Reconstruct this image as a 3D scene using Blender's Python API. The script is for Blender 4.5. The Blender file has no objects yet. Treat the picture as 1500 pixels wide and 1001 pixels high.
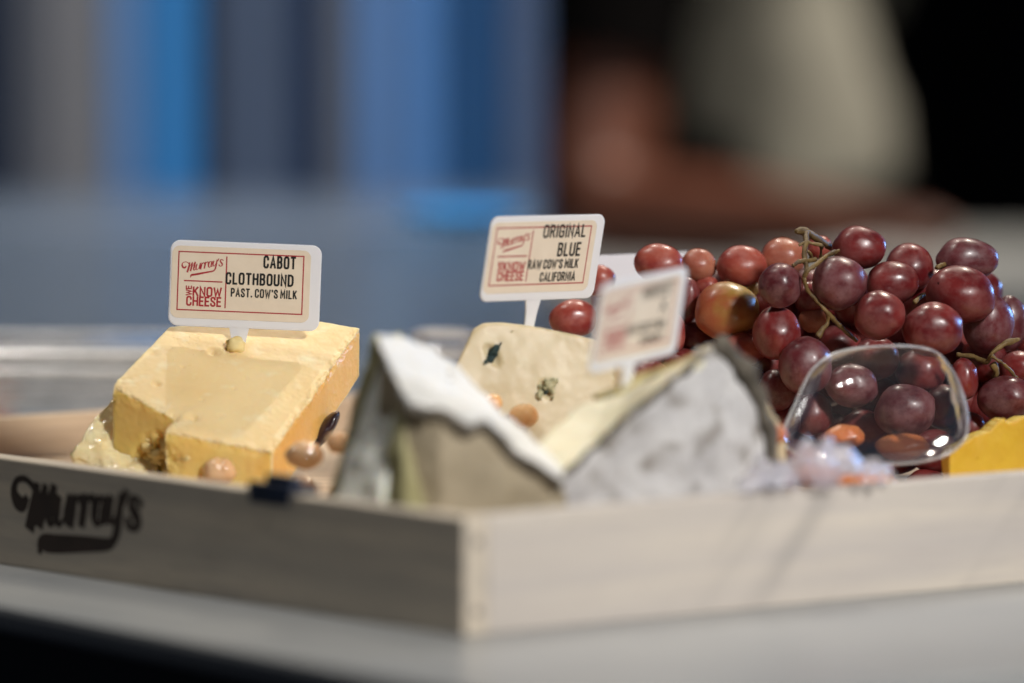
import bpy, bmesh, math, random
from mathutils import Vector, Matrix, noise

random.seed(7)
S = 0.01                      # everything below is written in centimetres
C = bpy.context.scene.collection
sc = bpy.context.scene

# ------------------------------------------------------------------ camera, world, lamps, exposure
PITCH = math.radians(4.08)
DIST = 225.0
CAM = Vector((0, -DIST * math.cos(PITCH), 8.42 + DIST * math.sin(PITCH)))
FPX = 200 / 36 * 1500
cam_data = bpy.data.cameras.new('camera')
cam_data.lens = 200
cam_data.sensor_width = 36
cam_data.clip_start = 0.05
cam_data.clip_end = 60
cam_data.dof.use_dof = True
cam_data.dof.focus_distance = (DIST + 2.0) * S
cam_data.dof.aperture_fstop = 3.4
cam = bpy.data.objects.new('camera', cam_data)
C.objects.link(cam)
cam.location = CAM * S
cam.rotation_euler = (math.pi / 2 - PITCH, 0, 0)
sc.camera = cam

world = bpy.data.worlds.new('World')
sc.world = world
world.use_nodes = True
world.node_tree.nodes['Background'].inputs[0].default_value = (0.60, 0.72, 1.0, 1)
world.node_tree.nodes['Background'].inputs[1].default_value = 0.03
sc.view_settings.view_transform = 'Standard'
sc.view_settings.look = 'None'
sc.view_settings.exposure = 0
sc.view_settings.gamma = 1
sc.cycles.use_denoising = True
sc.cycles.max_bounces = 10
sc.cycles.transparent_max_bounces = 16
sc.cycles.sample_clamp_indirect = 6


def lamp(name, loc, target, energy, size, color=(1, 1, 1), spread=180):
    d = bpy.data.lights.new(name, 'AREA')
    d.shape = 'DISK'
    d.size = size * S
    d.energy = energy
    d.color = color
    d.spread = math.radians(spread)
    o = bpy.data.objects.new(name, d)
    C.objects.link(o)
    o.location = Vector(loc) * S
    o.rotation_euler = (Vector(target) - Vector(loc)).to_track_quat('-Z', 'Y').to_euler()
    return o


def spot(name, loc, target, energy, size, cone, color=(1, 1, 1)):
    d = bpy.data.lights.new(name, 'SPOT')
    d.energy = energy
    d.color = color
    d.shadow_soft_size = size * S
    d.spot_size = math.radians(cone)
    d.spot_blend = 0.9
    o = bpy.data.objects.new(name, d)
    C.objects.link(o)
    o.location = Vector(loc) * S
    o.rotation_euler = (Vector(target) - Vector(loc)).to_track_quat('-Z', 'Y').to_euler()
    return o


spot('ceiling_spot', (54, 114, 160), (4, 2, 6), 58, 2.5, 22, (1.0, 0.90, 0.76))
spot('ceiling_spot', (-14, 116, 160), (4, 2, 6), 26, 2.5, 22, (1.0, 0.90, 0.78))
spot('ceiling_softlight', (-66, 34, 168), (0, 2, 5), 24, 16, 46, (1.0, 0.94, 0.86))
spot('ceiling_spot', (-44, 96, 150), (-19, 31, 6), 110, 3, 11, (1.0, 0.95, 0.88))  # extra spot added to brighten the clear box behind the crate
lamp('side_softlight', (92, -146, 106), (3, -4, 4), 4.7, 22, (1.0, 0.97, 0.94), 70)
lamp('blue_wash_light', (95, 70, 30), (10, 0, 8), 1.1, 22, (0.20, 0.45, 1.0), 80)
spot('added_dish_light', (-9, 80, 44), (-2.8, 101, 8), 12, 1.5, 16, (0.3, 0.72, 1.0))  # lamp added to brighten the blue dish
lamp('backdrop_light', (-20, 50, 150), (-14, 118, 16), 1.25, 40, (0.90, 0.95, 1.0), 50)  # lamp added to light the striped panels
lamp('ceiling_softlight', (68, 196, 150), (20, 208, 12), 3.0, 14, (1.0, 0.9, 0.78), 45)  # lamp added to light the person


# ------------------------------------------------------------------ helpers
def at(px, py, Y):
    """point at world depth Y (cm) seen in the photograph at px, py"""
    rx, ru = (px - 750) / FPX, (500.5 - py) / FPX
    c, s = math.cos(PITCH), math.sin(PITCH)
    d = Vector((rx, c + ru * s, -s + ru * c))
    return CAM + d * ((Y - CAM.y) / d.y)


def atz(px, py, z):
    rx, ru = (px - 750) / FPX, (500.5 - py) / FPX
    c, s = math.cos(PITCH), math.sin(PITCH)
    d = Vector((rx, c + ru * s, -s + ru * c))
    return CAM + d * ((z - CAM.z) / d.z)


def atplane(px, py, p0, n):
    d = at(px, py, 0) - CAM
    return CAM + d * ((p0 - CAM).dot(n) / d.dot(n))


def mesh_data(name, verts, faces, mats, smooth=True, mi=None):
    me = bpy.data.meshes.new(name)
    me.from_pydata([tuple(Vector(v) * S) for v in verts], [], faces)
    for m in (mats if isinstance(mats, (list, tuple)) else [mats]):
        me.materials.append(m)
    if mi:
        me.polygons.foreach_set('material_index', mi)
    if smooth:
        me.polygons.foreach_set('use_smooth', [True] * len(me.polygons))
    me.update()
    return me


def link(name, me, parent=None, loc=(0, 0, 0)):
    o = bpy.data.objects.new(name, me)
    C.objects.link(o)
    o.location = Vector(loc) * S
    if parent:
        o.parent = parent
    return o


def tag(o, label=None, cat=None, group=None, kind=None):
    if label: o['label'] = label
    if cat: o['category'] = cat
    if group: o['group'] = group
    if kind: o['kind'] = kind
    return o


def thing(name, label, cat, loc=(0, 0, 0), group=None):
    o = link(name, None, None, loc)
    o.empty_display_size = 0.02
    return tag(o, label, cat, group)


def off(verts, loc):
    l = Vector(loc)
    return [Vector(v) - l for v in verts]


def bm_out(bm):
    bm.verts.index_update()
    v = [x.co.copy() for x in bm.verts]
    f = [[x.index for x in p.verts] for p in bm.faces]
    mi = [p.material_index for p in bm.faces]
    bm.free()
    return v, f, mi


def solid(verts, faces, mi=None, bevel=0.12, seg=2, length=0.35, amp=0.03, scale=1.2, amp2=0.0, scale2=6.0, extra=None, seed=0):
    """rounded, refined and slightly uneven solid"""
    bm = bmesh.new()
    vs = [bm.verts.new(v) for v in verts]
    for k, f in enumerate(faces):
        p = bm.faces.new([vs[i] for i in f])
        if mi: p.material_index = mi[k]
    bmesh.ops.recalc_face_normals(bm, faces=bm.faces)
    if bevel:
        bmesh.ops.bevel(bm, geom=bm.edges[:], offset=bevel, segments=seg, affect='EDGES', profile=0.6, clamp_overlap=True)
    bmesh.ops.triangulate(bm, faces=bm.faces[:])
    for _ in range(9):
        long = [e for e in bm.edges if e.calc_length() > length]
        if not long: break
        bmesh.ops.subdivide_edges(bm, edges=long, cuts=1)
        bmesh.ops.triangulate(bm, faces=[f for f in bm.faces if len(f.verts) > 3])
    bm.normal_update()
    o = Vector((seed * 7.3, seed * 3.1, seed * 1.7))
    moves = []
    for v in bm.verts:
        d = amp * noise.fractal(v.co * scale + o, 1.0, 2.0, 3)
        if amp2: d += amp2 * noise.fractal(v.co * scale2 + o, 0.8, 2.0, 3)
        mv = v.normal * d
        if extra: mv = mv + extra(v.co, v.normal)
        moves.append(mv)
    for v, m in zip(bm.verts, moves):
        v.co += m
    return bm_out(bm)


def prism(top, bottom):
    """top and bottom rings of the same length -> closed solid"""
    n = len(top)
    v = list(top) + list(bottom)
    f = [list(range(n)), list(range(2 * n - 1, n - 1, -1))]
    for i in range(n):
        j = (i + 1) % n
        f.append([i, n + i, n + j, j])
    return v, f


def box(o, u, v, w):
    """box from corner o along the vectors u, v, w"""
    o, u, v, w = map(Vector, (o, u, v, w))
    p = [o, o + u, o + u + v, o + v]
    return prism([a + w for a in p], p)


def tube(path, radii, n=8, cap=True):
    """tube swept along points with one radius per point"""
    path = [Vector(p) for p in path]
    vs, fs = [], []
    up = Vector((0.13, 0.21, 1)).normalized()
    for i, p in enumerate(path):
        t = (path[min(i + 1, len(path) - 1)] - path[max(i - 1, 0)]).normalized()
        a = t.cross(up)
        if a.length < 1e-3: a = t.cross(Vector((1, 0, 0)))
        a.normalize()
        b = t.cross(a)
        r = radii[i] if isinstance(radii, (list, tuple)) else radii
        for k in range(n):
            th = 2 * math.pi * k / n
            vs.append(p + (a * math.cos(th) + b * math.sin(th)) * r)
    for i in range(len(path) - 1):
        for k in range(n):
            k2 = (k + 1) % n
            fs.append([i * n + k, i * n + k2, (i + 1) * n + k2, (i + 1) * n + k])
    if cap:
        fs.append(list(range(n - 1, -1, -1)))
        fs.append([(len(path) - 1) * n + k for k in range(n)])
    return vs, fs


def smooth_path(pts, n=6):
    pts = [Vector(p) for p in pts]
    out = []
    for i in range(len(pts) - 1):
        p0, p1, p2, p3 = pts[max(i - 1, 0)], pts[i], pts[i + 1], pts[min(i + 2, len(pts) - 1)]
        for k in range(n):
            t = k / n
            out.append(0.5 * ((2 * p1) + (p2 - p0) * t + (2 * p0 - 5 * p1 + 4 * p2 - p3) * t * t + (3 * p1 - p0 - 3 * p2 + p3) * t ** 3))
    out.append(pts[-1])
    return out


def merge(parts):
    vs, fs = [], []
    for v, f in parts:
        o = len(vs)
        vs += list(v)
        fs += [[i + o for i in q] for q in f]
    return vs, fs


def ball(r=1.0, sub=3, fn=None):
    bm = bmesh.new()
    bmesh.ops.create_icosphere(bm, subdivisions=sub, radius=1)
    for v in bm.verts:
        k = fn(v.co) if fn else 1.0
        v.co = v.co * (r * k)
    return bm_out(bm)[:2]


# ------------------------------------------------------------------ materials
def lin(r, g, b):
    f = lambda c: (c / 255 / 12.92) if c / 255 <= 0.04045 else ((c / 255 + 0.055) / 1.055) ** 2.4
    return (f(r), f(g), f(b))


def new_mat(name):
    m = bpy.data.materials.new(name)
    m.use_nodes = True
    nt = m.node_tree
    return m, nt, nt.nodes['Principled BSDF']


def pm(name, c1, c2=None, scale=40, rough=0.5, bump=0.0, bscale=None, sss=0.0, sradius=0.3, scol=(1, 0.6, 0.35), coat=0.0, spec=0.5,
       c3=None, c3scale=None, c3thr=(0.6, 0.7), detail=4, stretch=(1, 1, 1), rand=False, metallic=0.0, bdist=0.02, trans=0.0):
    """noise-mottled procedural material; scale is in cells per metre / 1"""
    m, nt, b = new_mat(name)
    N, L = nt.nodes, nt.links
    tc = N.new('ShaderNodeTexCoord')
    mp = N.new('ShaderNodeMapping')
    mp.inputs['Scale'].default_value = stretch
    L.new(tc.outputs['Object'], mp.inputs['Vector'])
    vec = mp.outputs['Vector']
    if rand:
        oi = N.new('ShaderNodeObjectInfo')
        ad = N.new('ShaderNodeVectorMath'); ad.operation = 'ADD'
        L.new(vec, ad.inputs[0]); L.new(oi.outputs['Random'], ad.inputs[1])
        vec = ad.outputs[0]
    no = N.new('ShaderNodeTexNoise')
    no.inputs['Scale'].default_value = scale
    no.inputs['Detail'].default_value = detail
    no.inputs['Roughness'].default_value = 0.6
    L.new(vec, no.inputs['Vector'])
    rp = N.new('ShaderNodeValToRGB')
    rp.color_ramp.elements[0].position = 0.35
    rp.color_ramp.elements[1].position = 0.65
    rp.color_ramp.elements[0].color = (*c1, 1)
    rp.color_ramp.elements[1].color = (*(c2 or c1), 1)
    L.new(no.outputs[0], rp.inputs['Fac'])
    col = rp.outputs['Color']
    if c3:
        n3 = N.new('ShaderNodeTexNoise')
        n3.inputs['Scale'].default_value = c3scale or scale * 3
        n3.inputs['Detail'].default_value = 5
        L.new(vec, n3.inputs['Vector'])
        r3 = N.new('ShaderNodeValToRGB')
        r3.color_ramp.elements[0].position = c3thr[0]
        r3.color_ramp.elements[1].position = c3thr[1]
        L.new(n3.outputs[0], r3.inputs['Fac'])
        mx = N.new('ShaderNodeMix'); mx.data_type = 'RGBA'
        L.new(r3.outputs['Color'], mx.inputs[0])
        L.new(col, mx.inputs[6])
        mx.inputs[7].default_value = (*c3, 1)
        col = mx.outputs[2]
    L.new(col, b.inputs['Base Color'])
    b.inputs['Roughness'].default_value = rough
    b.inputs['Specular IOR Level'].default_value = spec
    b.inputs['Coat Weight'].default_value = coat
    b.inputs['Coat Roughness'].default_value = 0.08
    b.inputs['Metallic'].default_value = metallic
    b.inputs['Transmission Weight'].default_value = trans
    if sss:
        b.inputs['Subsurface Weight'].default_value = sss
        b.inputs['Subsurface Radius'].default_value = scol
        b.inputs['Subsurface Scale'].default_value = sradius * S
    if bump:
        nb = N.new('ShaderNodeTexNoise')
        nb.inputs['Scale'].default_value = bscale or scale * 4
        nb.inputs['Detail'].default_value = 6
        L.new(vec, nb.inputs['Vector'])
        bp = N.new('ShaderNodeBump')
        bp.inputs['Strength'].default_value = bump
        bp.inputs['Distance'].default_value = bdist * S
        L.new(nb.outputs[0], bp.inputs['Height'])
        L.new(bp.outputs[0], b.inputs['Normal'])
    return m


def clear_plastic(name, tint=(1, 1, 1), haze=0.05, ior=1.5, rough=0.06, hazecol=(0.8, 0.82, 0.85), boost=1.0, even=False):
    """thin clear plastic wall: see-through, mirror-like at grazing angles, a little hazy"""
    m = bpy.data.materials.new(name)
    m.use_nodes = True
    nt = m.node_tree
    N, L = nt.nodes, nt.links
    N.remove(N['Principled BSDF'])
    out = N['Material Output']
    tr = N.new('ShaderNodeBsdfTransparent'); tr.inputs[0].default_value = (*tint, 1)
    gl = N.new('ShaderNodeBsdfAnisotropic'); gl.inputs['Roughness'].default_value = rough
    gl.inputs['Color'].default_value = (1, 1, 1, 1)
    df = N.new('ShaderNodeBsdfDiffuse'); df.inputs[0].default_value = (*hazecol, 1)
    tl = N.new('ShaderNodeBsdfTranslucent'); tl.inputs[0].default_value = (*hazecol, 1)
    dm = N.new('ShaderNodeMixShader'); L.new(df.outputs[0], dm.inputs[1]); L.new(tl.outputs[0], dm.inputs[2])
    hz = N.new('ShaderNodeMixShader')
    no = N.new('ShaderNodeTexNoise'); no.inputs['Scale'].default_value = 60; no.inputs['Detail'].default_value = 5
    tc = N.new('ShaderNodeTexCoord'); L.new(tc.outputs['Object'], no.inputs['Vector'])
    mm = N.new('ShaderNodeMath'); mm.operation = 'MULTIPLY'; mm.inputs[1].default_value = haze * 2
    L.new(no.outputs[0], mm.inputs[0]); L.new(mm.outputs[0], hz.inputs[0])
    L.new(tr.outputs[0], hz.inputs[1]); L.new(dm.outputs[0], hz.inputs[2])
    if even:
        for l in list(hz.inputs[0].links): L.remove(l)
        hz.inputs[0].default_value = haze
    fr = N.new('ShaderNodeFresnel'); fr.inputs['IOR'].default_value = ior
    m2 = N.new('ShaderNodeMath'); m2.operation = 'MULTIPLY'; m2.inputs[1].default_value = boost; m2.use_clamp = True
    L.new(fr.outputs[0], m2.inputs[0])
    mx = N.new('ShaderNodeMixShader')
    L.new(m2.outputs[0], mx.inputs[0]); L.new(hz.outputs[0], mx.inputs[1]); L.new(gl.outputs[0], mx.inputs[2])
    L.new(mx.outputs[0], out.inputs['Surface'])
    return m


def wood_mat(name, c1, c2, c3, axis='X', diag=0.0):
    """pale softwood: long grain along the local axis, broad soft figure, fine pores"""
    m, nt, b = new_mat(name)
    N, L = nt.nodes, nt.links
    tc = N.new('ShaderNodeTexCoord')
    mp = N.new('ShaderNodeMapping')
    mp.inputs['Scale'].default_value = (3, 40, 40)
    L.new(tc.outputs['Object'], mp.inputs['Vector'])
    n1 = N.new('ShaderNodeTexNoise'); n1.inputs['Scale'].default_value = 2.2; n1.inputs['Detail'].default_value = 6
    L.new(mp.outputs[0], n1.inputs['Vector'])
    n2 = N.new('ShaderNodeTexNoise'); n2.inputs['Scale'].default_value = 9; n2.inputs['Detail'].default_value = 8
    L.new(mp.outputs[0], n2.inputs['Vector'])
    r1 = N.new('ShaderNodeValToRGB')
    e = r1.color_ramp.elements
    e[0].position, e[1].position = 0.36, 0.66
    e[0].color, e[1].color = (*c1, 1), (*c2, 1)
    e2 = r1.color_ramp.elements.new(0.52); e2.color = (*[(x + y) / 2 for x, y in zip(c1, c2)], 1)
    L.new(n1.outputs[0], r1.inputs['Fac'])
    r2 = N.new('ShaderNodeValToRGB'); r2.color_ramp.elements[0].position = 0.45; r2.color_ramp.elements[1].position = 0.75
    L.new(n2.outputs[0], r2.inputs['Fac'])
    k = N.new('ShaderNodeMath'); k.operation = 'MULTIPLY'; k.inputs[1].default_value = 0.45
    L.new(r2.outputs['Color'], k.inputs[0])
    mx = N.new('ShaderNodeMix'); mx.data_type = 'RGBA'
    L.new(k.outputs[0], mx.inputs[0]); L.new(r1.outputs['Color'], mx.inputs[6]); mx.inputs[7].default_value = (*c3, 1)
    col = mx.outputs[2]
    if diag:  # greyish diagonal streaks across the board
        ma = N.new('ShaderNodeMapping'); ma.inputs['Rotation'].default_value = (0, diag, 0)
        mb = N.new('ShaderNodeMapping'); mb.inputs['Scale'].default_value = (3.5, 30, 75)
        L.new(tc.outputs['Object'], ma.inputs['Vector']); L.new(ma.outputs[0], mb.inputs['Vector'])
        n4 = N.new('ShaderNodeTexNoise'); n4.inputs['Scale'].default_value = 1.0; n4.inputs['Detail'].default_value = 3
        L.new(mb.outputs[0], n4.inputs['Vector'])
        r4 = N.new('ShaderNodeValToRGB'); r4.color_ramp.elements[0].position = 0.5; r4.color_ramp.elements[1].position = 0.72
        L.new(n4.outputs[0], r4.inputs['Fac'])
        n5 = N.new('ShaderNodeTexNoise'); n5.inputs['Scale'].default_value = 9; n5.inputs['Detail'].default_value = 1
        L.new(tc.outputs['Object'], n5.inputs['Vector'])
        r5 = N.new('ShaderNodeValToRGB'); r5.color_ramp.elements[0].position = 0.42; r5.color_ramp.elements[1].position = 0.6
        L.new(n5.outputs[0], r5.inputs['Fac'])
        k5 = N.new('ShaderNodeMath'); k5.operation = 'MULTIPLY'; L.new(r4.outputs['Color'], k5.inputs[0]); L.new(r5.outputs['Color'], k5.inputs[1])
        k6 = N.new('ShaderNodeMath'); k6.operation = 'MULTIPLY'; k6.inputs[1].default_value = 0.5; L.new(k5.outputs[0], k6.inputs[0])
        m6 = N.new('ShaderNodeMix'); m6.data_type = 'RGBA'
        L.new(k6.outputs[0], m6.inputs[0]); L.new(col, m6.inputs[6]); m6.inputs[7].default_value = (*lin(142, 138, 134), 1)
        col = m6.outputs[2]
    L.new(col, b.inputs['Base Color'])
    b.inputs['Roughness'].default_value = 0.6
    bp = N.new('ShaderNodeBump'); bp.inputs['Strength'].default_value = 0.25; bp.inputs['Distance'].default_value = 0.0003
    L.new(n2.outputs[0], bp.inputs['Height']); L.new(bp.outputs[0], b.inputs['Normal'])
    return m


M = {}
M['wood'] = wood_mat('pale_wood', lin(196, 186, 170), lin(222, 208, 186), lin(160, 150, 142))
M['wood_streak'] = wood_mat('streaked_pale_wood', lin(196, 188, 180), lin(212, 202, 188), lin(180, 172, 168), diag=0.85)
M['wood_dark'] = wood_mat('brown_wood', lin(200, 174, 142), lin(218, 193, 160), lin(150, 124, 100))
M['ink_brown'] = pm('burnt_brand_ink', lin(52, 42, 36), lin(66, 52, 44), 60, 0.8)
M['nail'] = pm('nail_steel', (0.32, 0.3, 0.3), (0.24, 0.2, 0.2), 200, 0.45, metallic=0.7)
M['card'] = None
M['sticker'] = pm('label_paper', lin(236, 222, 201), lin(230, 215, 193), 90, 0.45, bump=0.05, bscale=900)
M['red'] = pm('red_print', lin(176, 34, 48), lin(160, 28, 42), 300, 0.5)
M['black'] = pm('black_print', lin(14, 18, 18), lin(22, 26, 26), 300, 0.45)
M['table'] = pm('table_laminate', lin(166, 168, 167), lin(156, 159, 160), 12, 0.3, bump=0.02, bscale=500)
M['apron'] = pm('dark_table_side', lin(26, 29, 34), lin(20, 23, 28), 14, 0.5)
M['backdrop'] = pm('black_drape', lin(16, 17, 21), lin(10, 10, 12), 8, 0.9)
M['floor'] = pm('dark_carpet', lin(40, 42, 48), lin(30, 32, 38), 30, 0.9)
M['cheddar'] = pm('cheddar_paste', lin(246, 219, 164), lin(240, 208, 148), 30, 0.5, bump=0.25, bscale=160, sss=0.35, sradius=0.5, scol=(1, .66, .32),
                  c3=lin(248, 230, 186), c3scale=120, c3thr=(0.55, 0.75), bdist=0.05)
M['cheddar_side'] = pm('cheddar_cut_side', lin(248, 214, 132), lin(242, 202, 112), 45, 0.4, bump=0.3, bscale=300, sss=0.6, sradius=0.9, scol=(1, .7, .3),
                       c3=lin(240, 200, 120), c3scale=110, c3thr=(0.58, 0.78), stretch=(1, 1, .45), bdist=0.04)
M['cheddar_right'] = pm('cheddar_orange_side', lin(246, 198, 118), lin(240, 184, 100), 45, 0.4, bump=0.25, bscale=160, sss=0.5, sradius=0.8, scol=(1, .65, .25),
                        c3=lin(244, 198, 118), c3scale=110, c3thr=(0.6, 0.8), stretch=(1, 1, .4), bdist=0.04)
M['cheddar_rind'] = pm('cheddar_rind', lin(206, 134, 62), lin(222, 158, 84), 70, 0.55, bump=0.4, bscale=300, sss=0.2, sradius=0.3)
M['cheddar_crumble'] = pm('cheddar_broken', lin(240, 218, 154), lin(230, 200, 128), 120, 0.6, bump=0.15, bscale=350, bdist=0.03)
M['pale_wet'] = pm('moist_pale_cheese', lin(246, 232, 188), lin(232, 210, 156), 90, 0.16, bump=0.6, bscale=160, sss=0.35, sradius=0.5, coat=0.7, bdist=0.08)
M['blue_paste'] = pm('blue_cheese_paste', lin(218, 202, 166), lin(207, 189, 150), 40, 0.42, bump=0.12, bscale=150, sss=0.35, sradius=0.5, scol=(1, .7, .4),
                     c3=lin(226, 213, 180), c3scale=120, c3thr=(0.58, 0.72), bdist=0.05)
M['blue_vein'] = pm('blue_green_mould', lin(22, 48, 52), lin(60, 78, 70), 260, 0.7, bump=0.8, bscale=700, bdist=0.06)
M['vein_halo'] = pm('mould_halo', lin(196, 188, 150), lin(166, 164, 128), 260, 0.6, bump=0.8, bscale=500, bdist=0.06)
M['bloom'] = pm('white_bloomy_rind', lin(232, 231, 226), lin(222, 221, 216), 50, 0.85, bump=0.5, bscale=400, sss=0.2, sradius=0.2, scol=(1, .9, .8), bdist=0.04)
M['bloom_edge'] = pm('grey_brown_rind_edge', lin(98, 88, 72), lin(140, 128, 106), 90, 0.8, bump=0.5)
M['brie_side'] = pm('shade_beige_side', lin(178, 164, 138), lin(150, 138, 114), 30, 0.75, bump=0.4, bscale=120)  # front face's shade is mixed into this beige
M['brie_olive'] = pm('olive_rind', lin(182, 176, 134), lin(150, 144, 102), 50, 0.75, bump=0.5, bscale=200)
M['brie_cream'] = pm('pale_runny_paste', lin(250, 251, 242), lin(242, 242, 228), 50, 0.4, sss=0.3, sradius=0.4)
M['cream'] = pm('ivory_cut_paste', lin(240, 233, 206), lin(232, 222, 186), 40, 0.5, bump=0.2, sss=0.3, sradius=0.4)
M['yellow_rind'] = pm('straw_rind', lin(204, 188, 130), lin(180, 164, 108), 60, 0.6, bump=0.4, sss=0.2, c3=lin(128, 120, 92), c3scale=90, c3thr=(0.6, 0.7))
M['ash'] = pm('ash_rind', lin(206, 204, 202), lin(176, 174, 174), 40, 0.85, bump=0.9, bscale=200, c3=lin(132, 125, 117), c3scale=70, c3thr=(0.52, 0.68), bdist=0.06)
M['ash_dark'] = pm('dark_ash_edge', lin(76, 70, 60), lin(118, 110, 98), 80, 0.85, bump=0.6)
M['yellow'] = pm('deep_yellow_cheese', lin(222, 182, 54), lin(210, 164, 42), 45, 0.45, bump=0.12, bscale=200, sss=0.3, sradius=0.4, scol=(1, .6, .15))
M['yellow_top'] = pm('yellow_cheese_broken_top', lin(240, 214, 120), lin(226, 192, 80), 120, 0.6, bump=0.8, bscale=300, sss=0.2, bdist=0.08)
M['nut'] = pm('glazed_nut', lin(238, 200, 158), lin(226, 176, 128), 90, 0.2, bump=0.7, bscale=110, sss=0.3, sradius=0.3, coat=0.8, bdist=0.08, stretch=(1, 2.5, 1))
M['nut_or'] = pm('orange_nut', lin(252, 204, 148), lin(244, 184, 122), 90, 0.25, bump=0.4, bscale=150, sss=0.3, sradius=0.3, coat=0.6, bdist=0.08)
M['apricot'] = pm('dried_apricot', lin(220, 142, 88), lin(198, 112, 62), 90, 0.35, bump=0.6, bscale=120, sss=0.3, sradius=0.3, coat=0.3, bdist=0.1)
M['gapdark'] = pm('gap_black', lin(30, 14, 20), lin(44, 18, 28), 90, 0.35, bump=0.6, bscale=120, coat=0.2, bdist=0.08)  # black of the shaded gap under the cheddar, as a colour
M['clip'] = pm('blue_black_plastic', lin(22, 26, 34), lin(30, 42, 66), 60, 0.3, coat=0.4)
M['stem'] = pm('grape_stem', lin(128, 104, 60), lin(86, 66, 36), 140, 0.6, bump=0.7, bscale=500, c3=lin(70, 52, 30), c3scale=120, c3thr=(0.55, 0.66), bdist=0.06)
M['orange_fruit'] = pm('orange_peel', lin(226, 130, 62), lin(210, 112, 46), 120, 0.4, bump=0.4)
M['skin'] = pm('brown_skin', lin(98, 55, 38), lin(86, 47, 32), 20, 0.5, sss=0.15, sradius=0.5, bump=0.1, bscale=300)
M['shirt'] = pm('olive_grey_shirt', lin(152, 150, 138), lin(138, 136, 125), 20, 0.9, bump=0.3, bscale=500)
M['vest'] = pm('black_cloth', lin(9, 9, 10), lin(13, 12, 12), 20, 0.95, spec=0.0, bump=0.3, bscale=500)
M['hair'] = pm('dark_hair', lin(22, 18, 16), lin(32, 26, 22), 60, 0.5, stretch=(1, 1, .2))
M['dish'] = pm('blue_glazed_dish', lin(80, 190, 250), lin(60, 170, 240), 20, 0.15, coat=0.6)
M['clear'] = clear_plastic('clear_plastic_wall', haze=0.03, boost=0.75, rough=0.09)
M['clear_rim'] = clear_plastic('clear_plastic_rim', haze=0.3, boost=0.6, rough=0.16)
M['lid'] = clear_plastic('clear_box_plastic', haze=0.2, boost=1.6, rough=0.14)
M['lid_ridge'] = clear_plastic('streak_white_ridge', haze=0.75, boost=2.0, rough=0.2, hazecol=(.9, .88, .85))  # white haze paints the bright reflected streaks onto the ribs
M['wrap'] = clear_plastic('crumpled_film', haze=0.5, boost=1.3, rough=0.2, hazecol=(0.84, 0.83, 0.95))
M['standin'] = clear_plastic('reflection_haze', haze=0.18, boost=0.3, rough=0.3, hazecol=lin(200, 212, 226), even=True)  # haze imitating stripes reflected in a glossy tabletop


def card_mat():
    m = bpy.data.materials.new('white_sign_plastic')
    m.use_nodes = True
    nt = m.node_tree; N, L = nt.nodes, nt.links
    b = N['Principled BSDF']
    b.inputs['Base Color'].default_value = (0.97, 0.97, 0.98, 1)
    b.inputs['Roughness'].default_value = 0.3
    no = N.new('ShaderNodeTexNoise'); no.inputs['Scale'].default_value = 300
    tc = N.new('ShaderNodeTexCoord'); L.new(tc.outputs['Object'], no.inputs['Vector'])
    bp = N.new('ShaderNodeBump'); bp.inputs['Strength'].default_value = 0.08; bp.inputs['Distance'].default_value = 0.0002
    L.new(no.outputs[0], bp.inputs['Height']); L.new(bp.outputs[0], b.inputs['Normal'])
    t = N.new('ShaderNodeBsdfTranslucent'); t.inputs[0].default_value = (0.80, 0.84, 0.92, 1)
    mx = N.new('ShaderNodeMixShader'); mx.inputs[0].default_value = 0.22
    L.new(b.outputs[0], mx.inputs[1]); L.new(t.outputs[0], mx.inputs[2])
    L.new(mx.outputs[0], N['Material Output'].inputs['Surface'])
    return m


M['card'] = card_mat()


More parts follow.
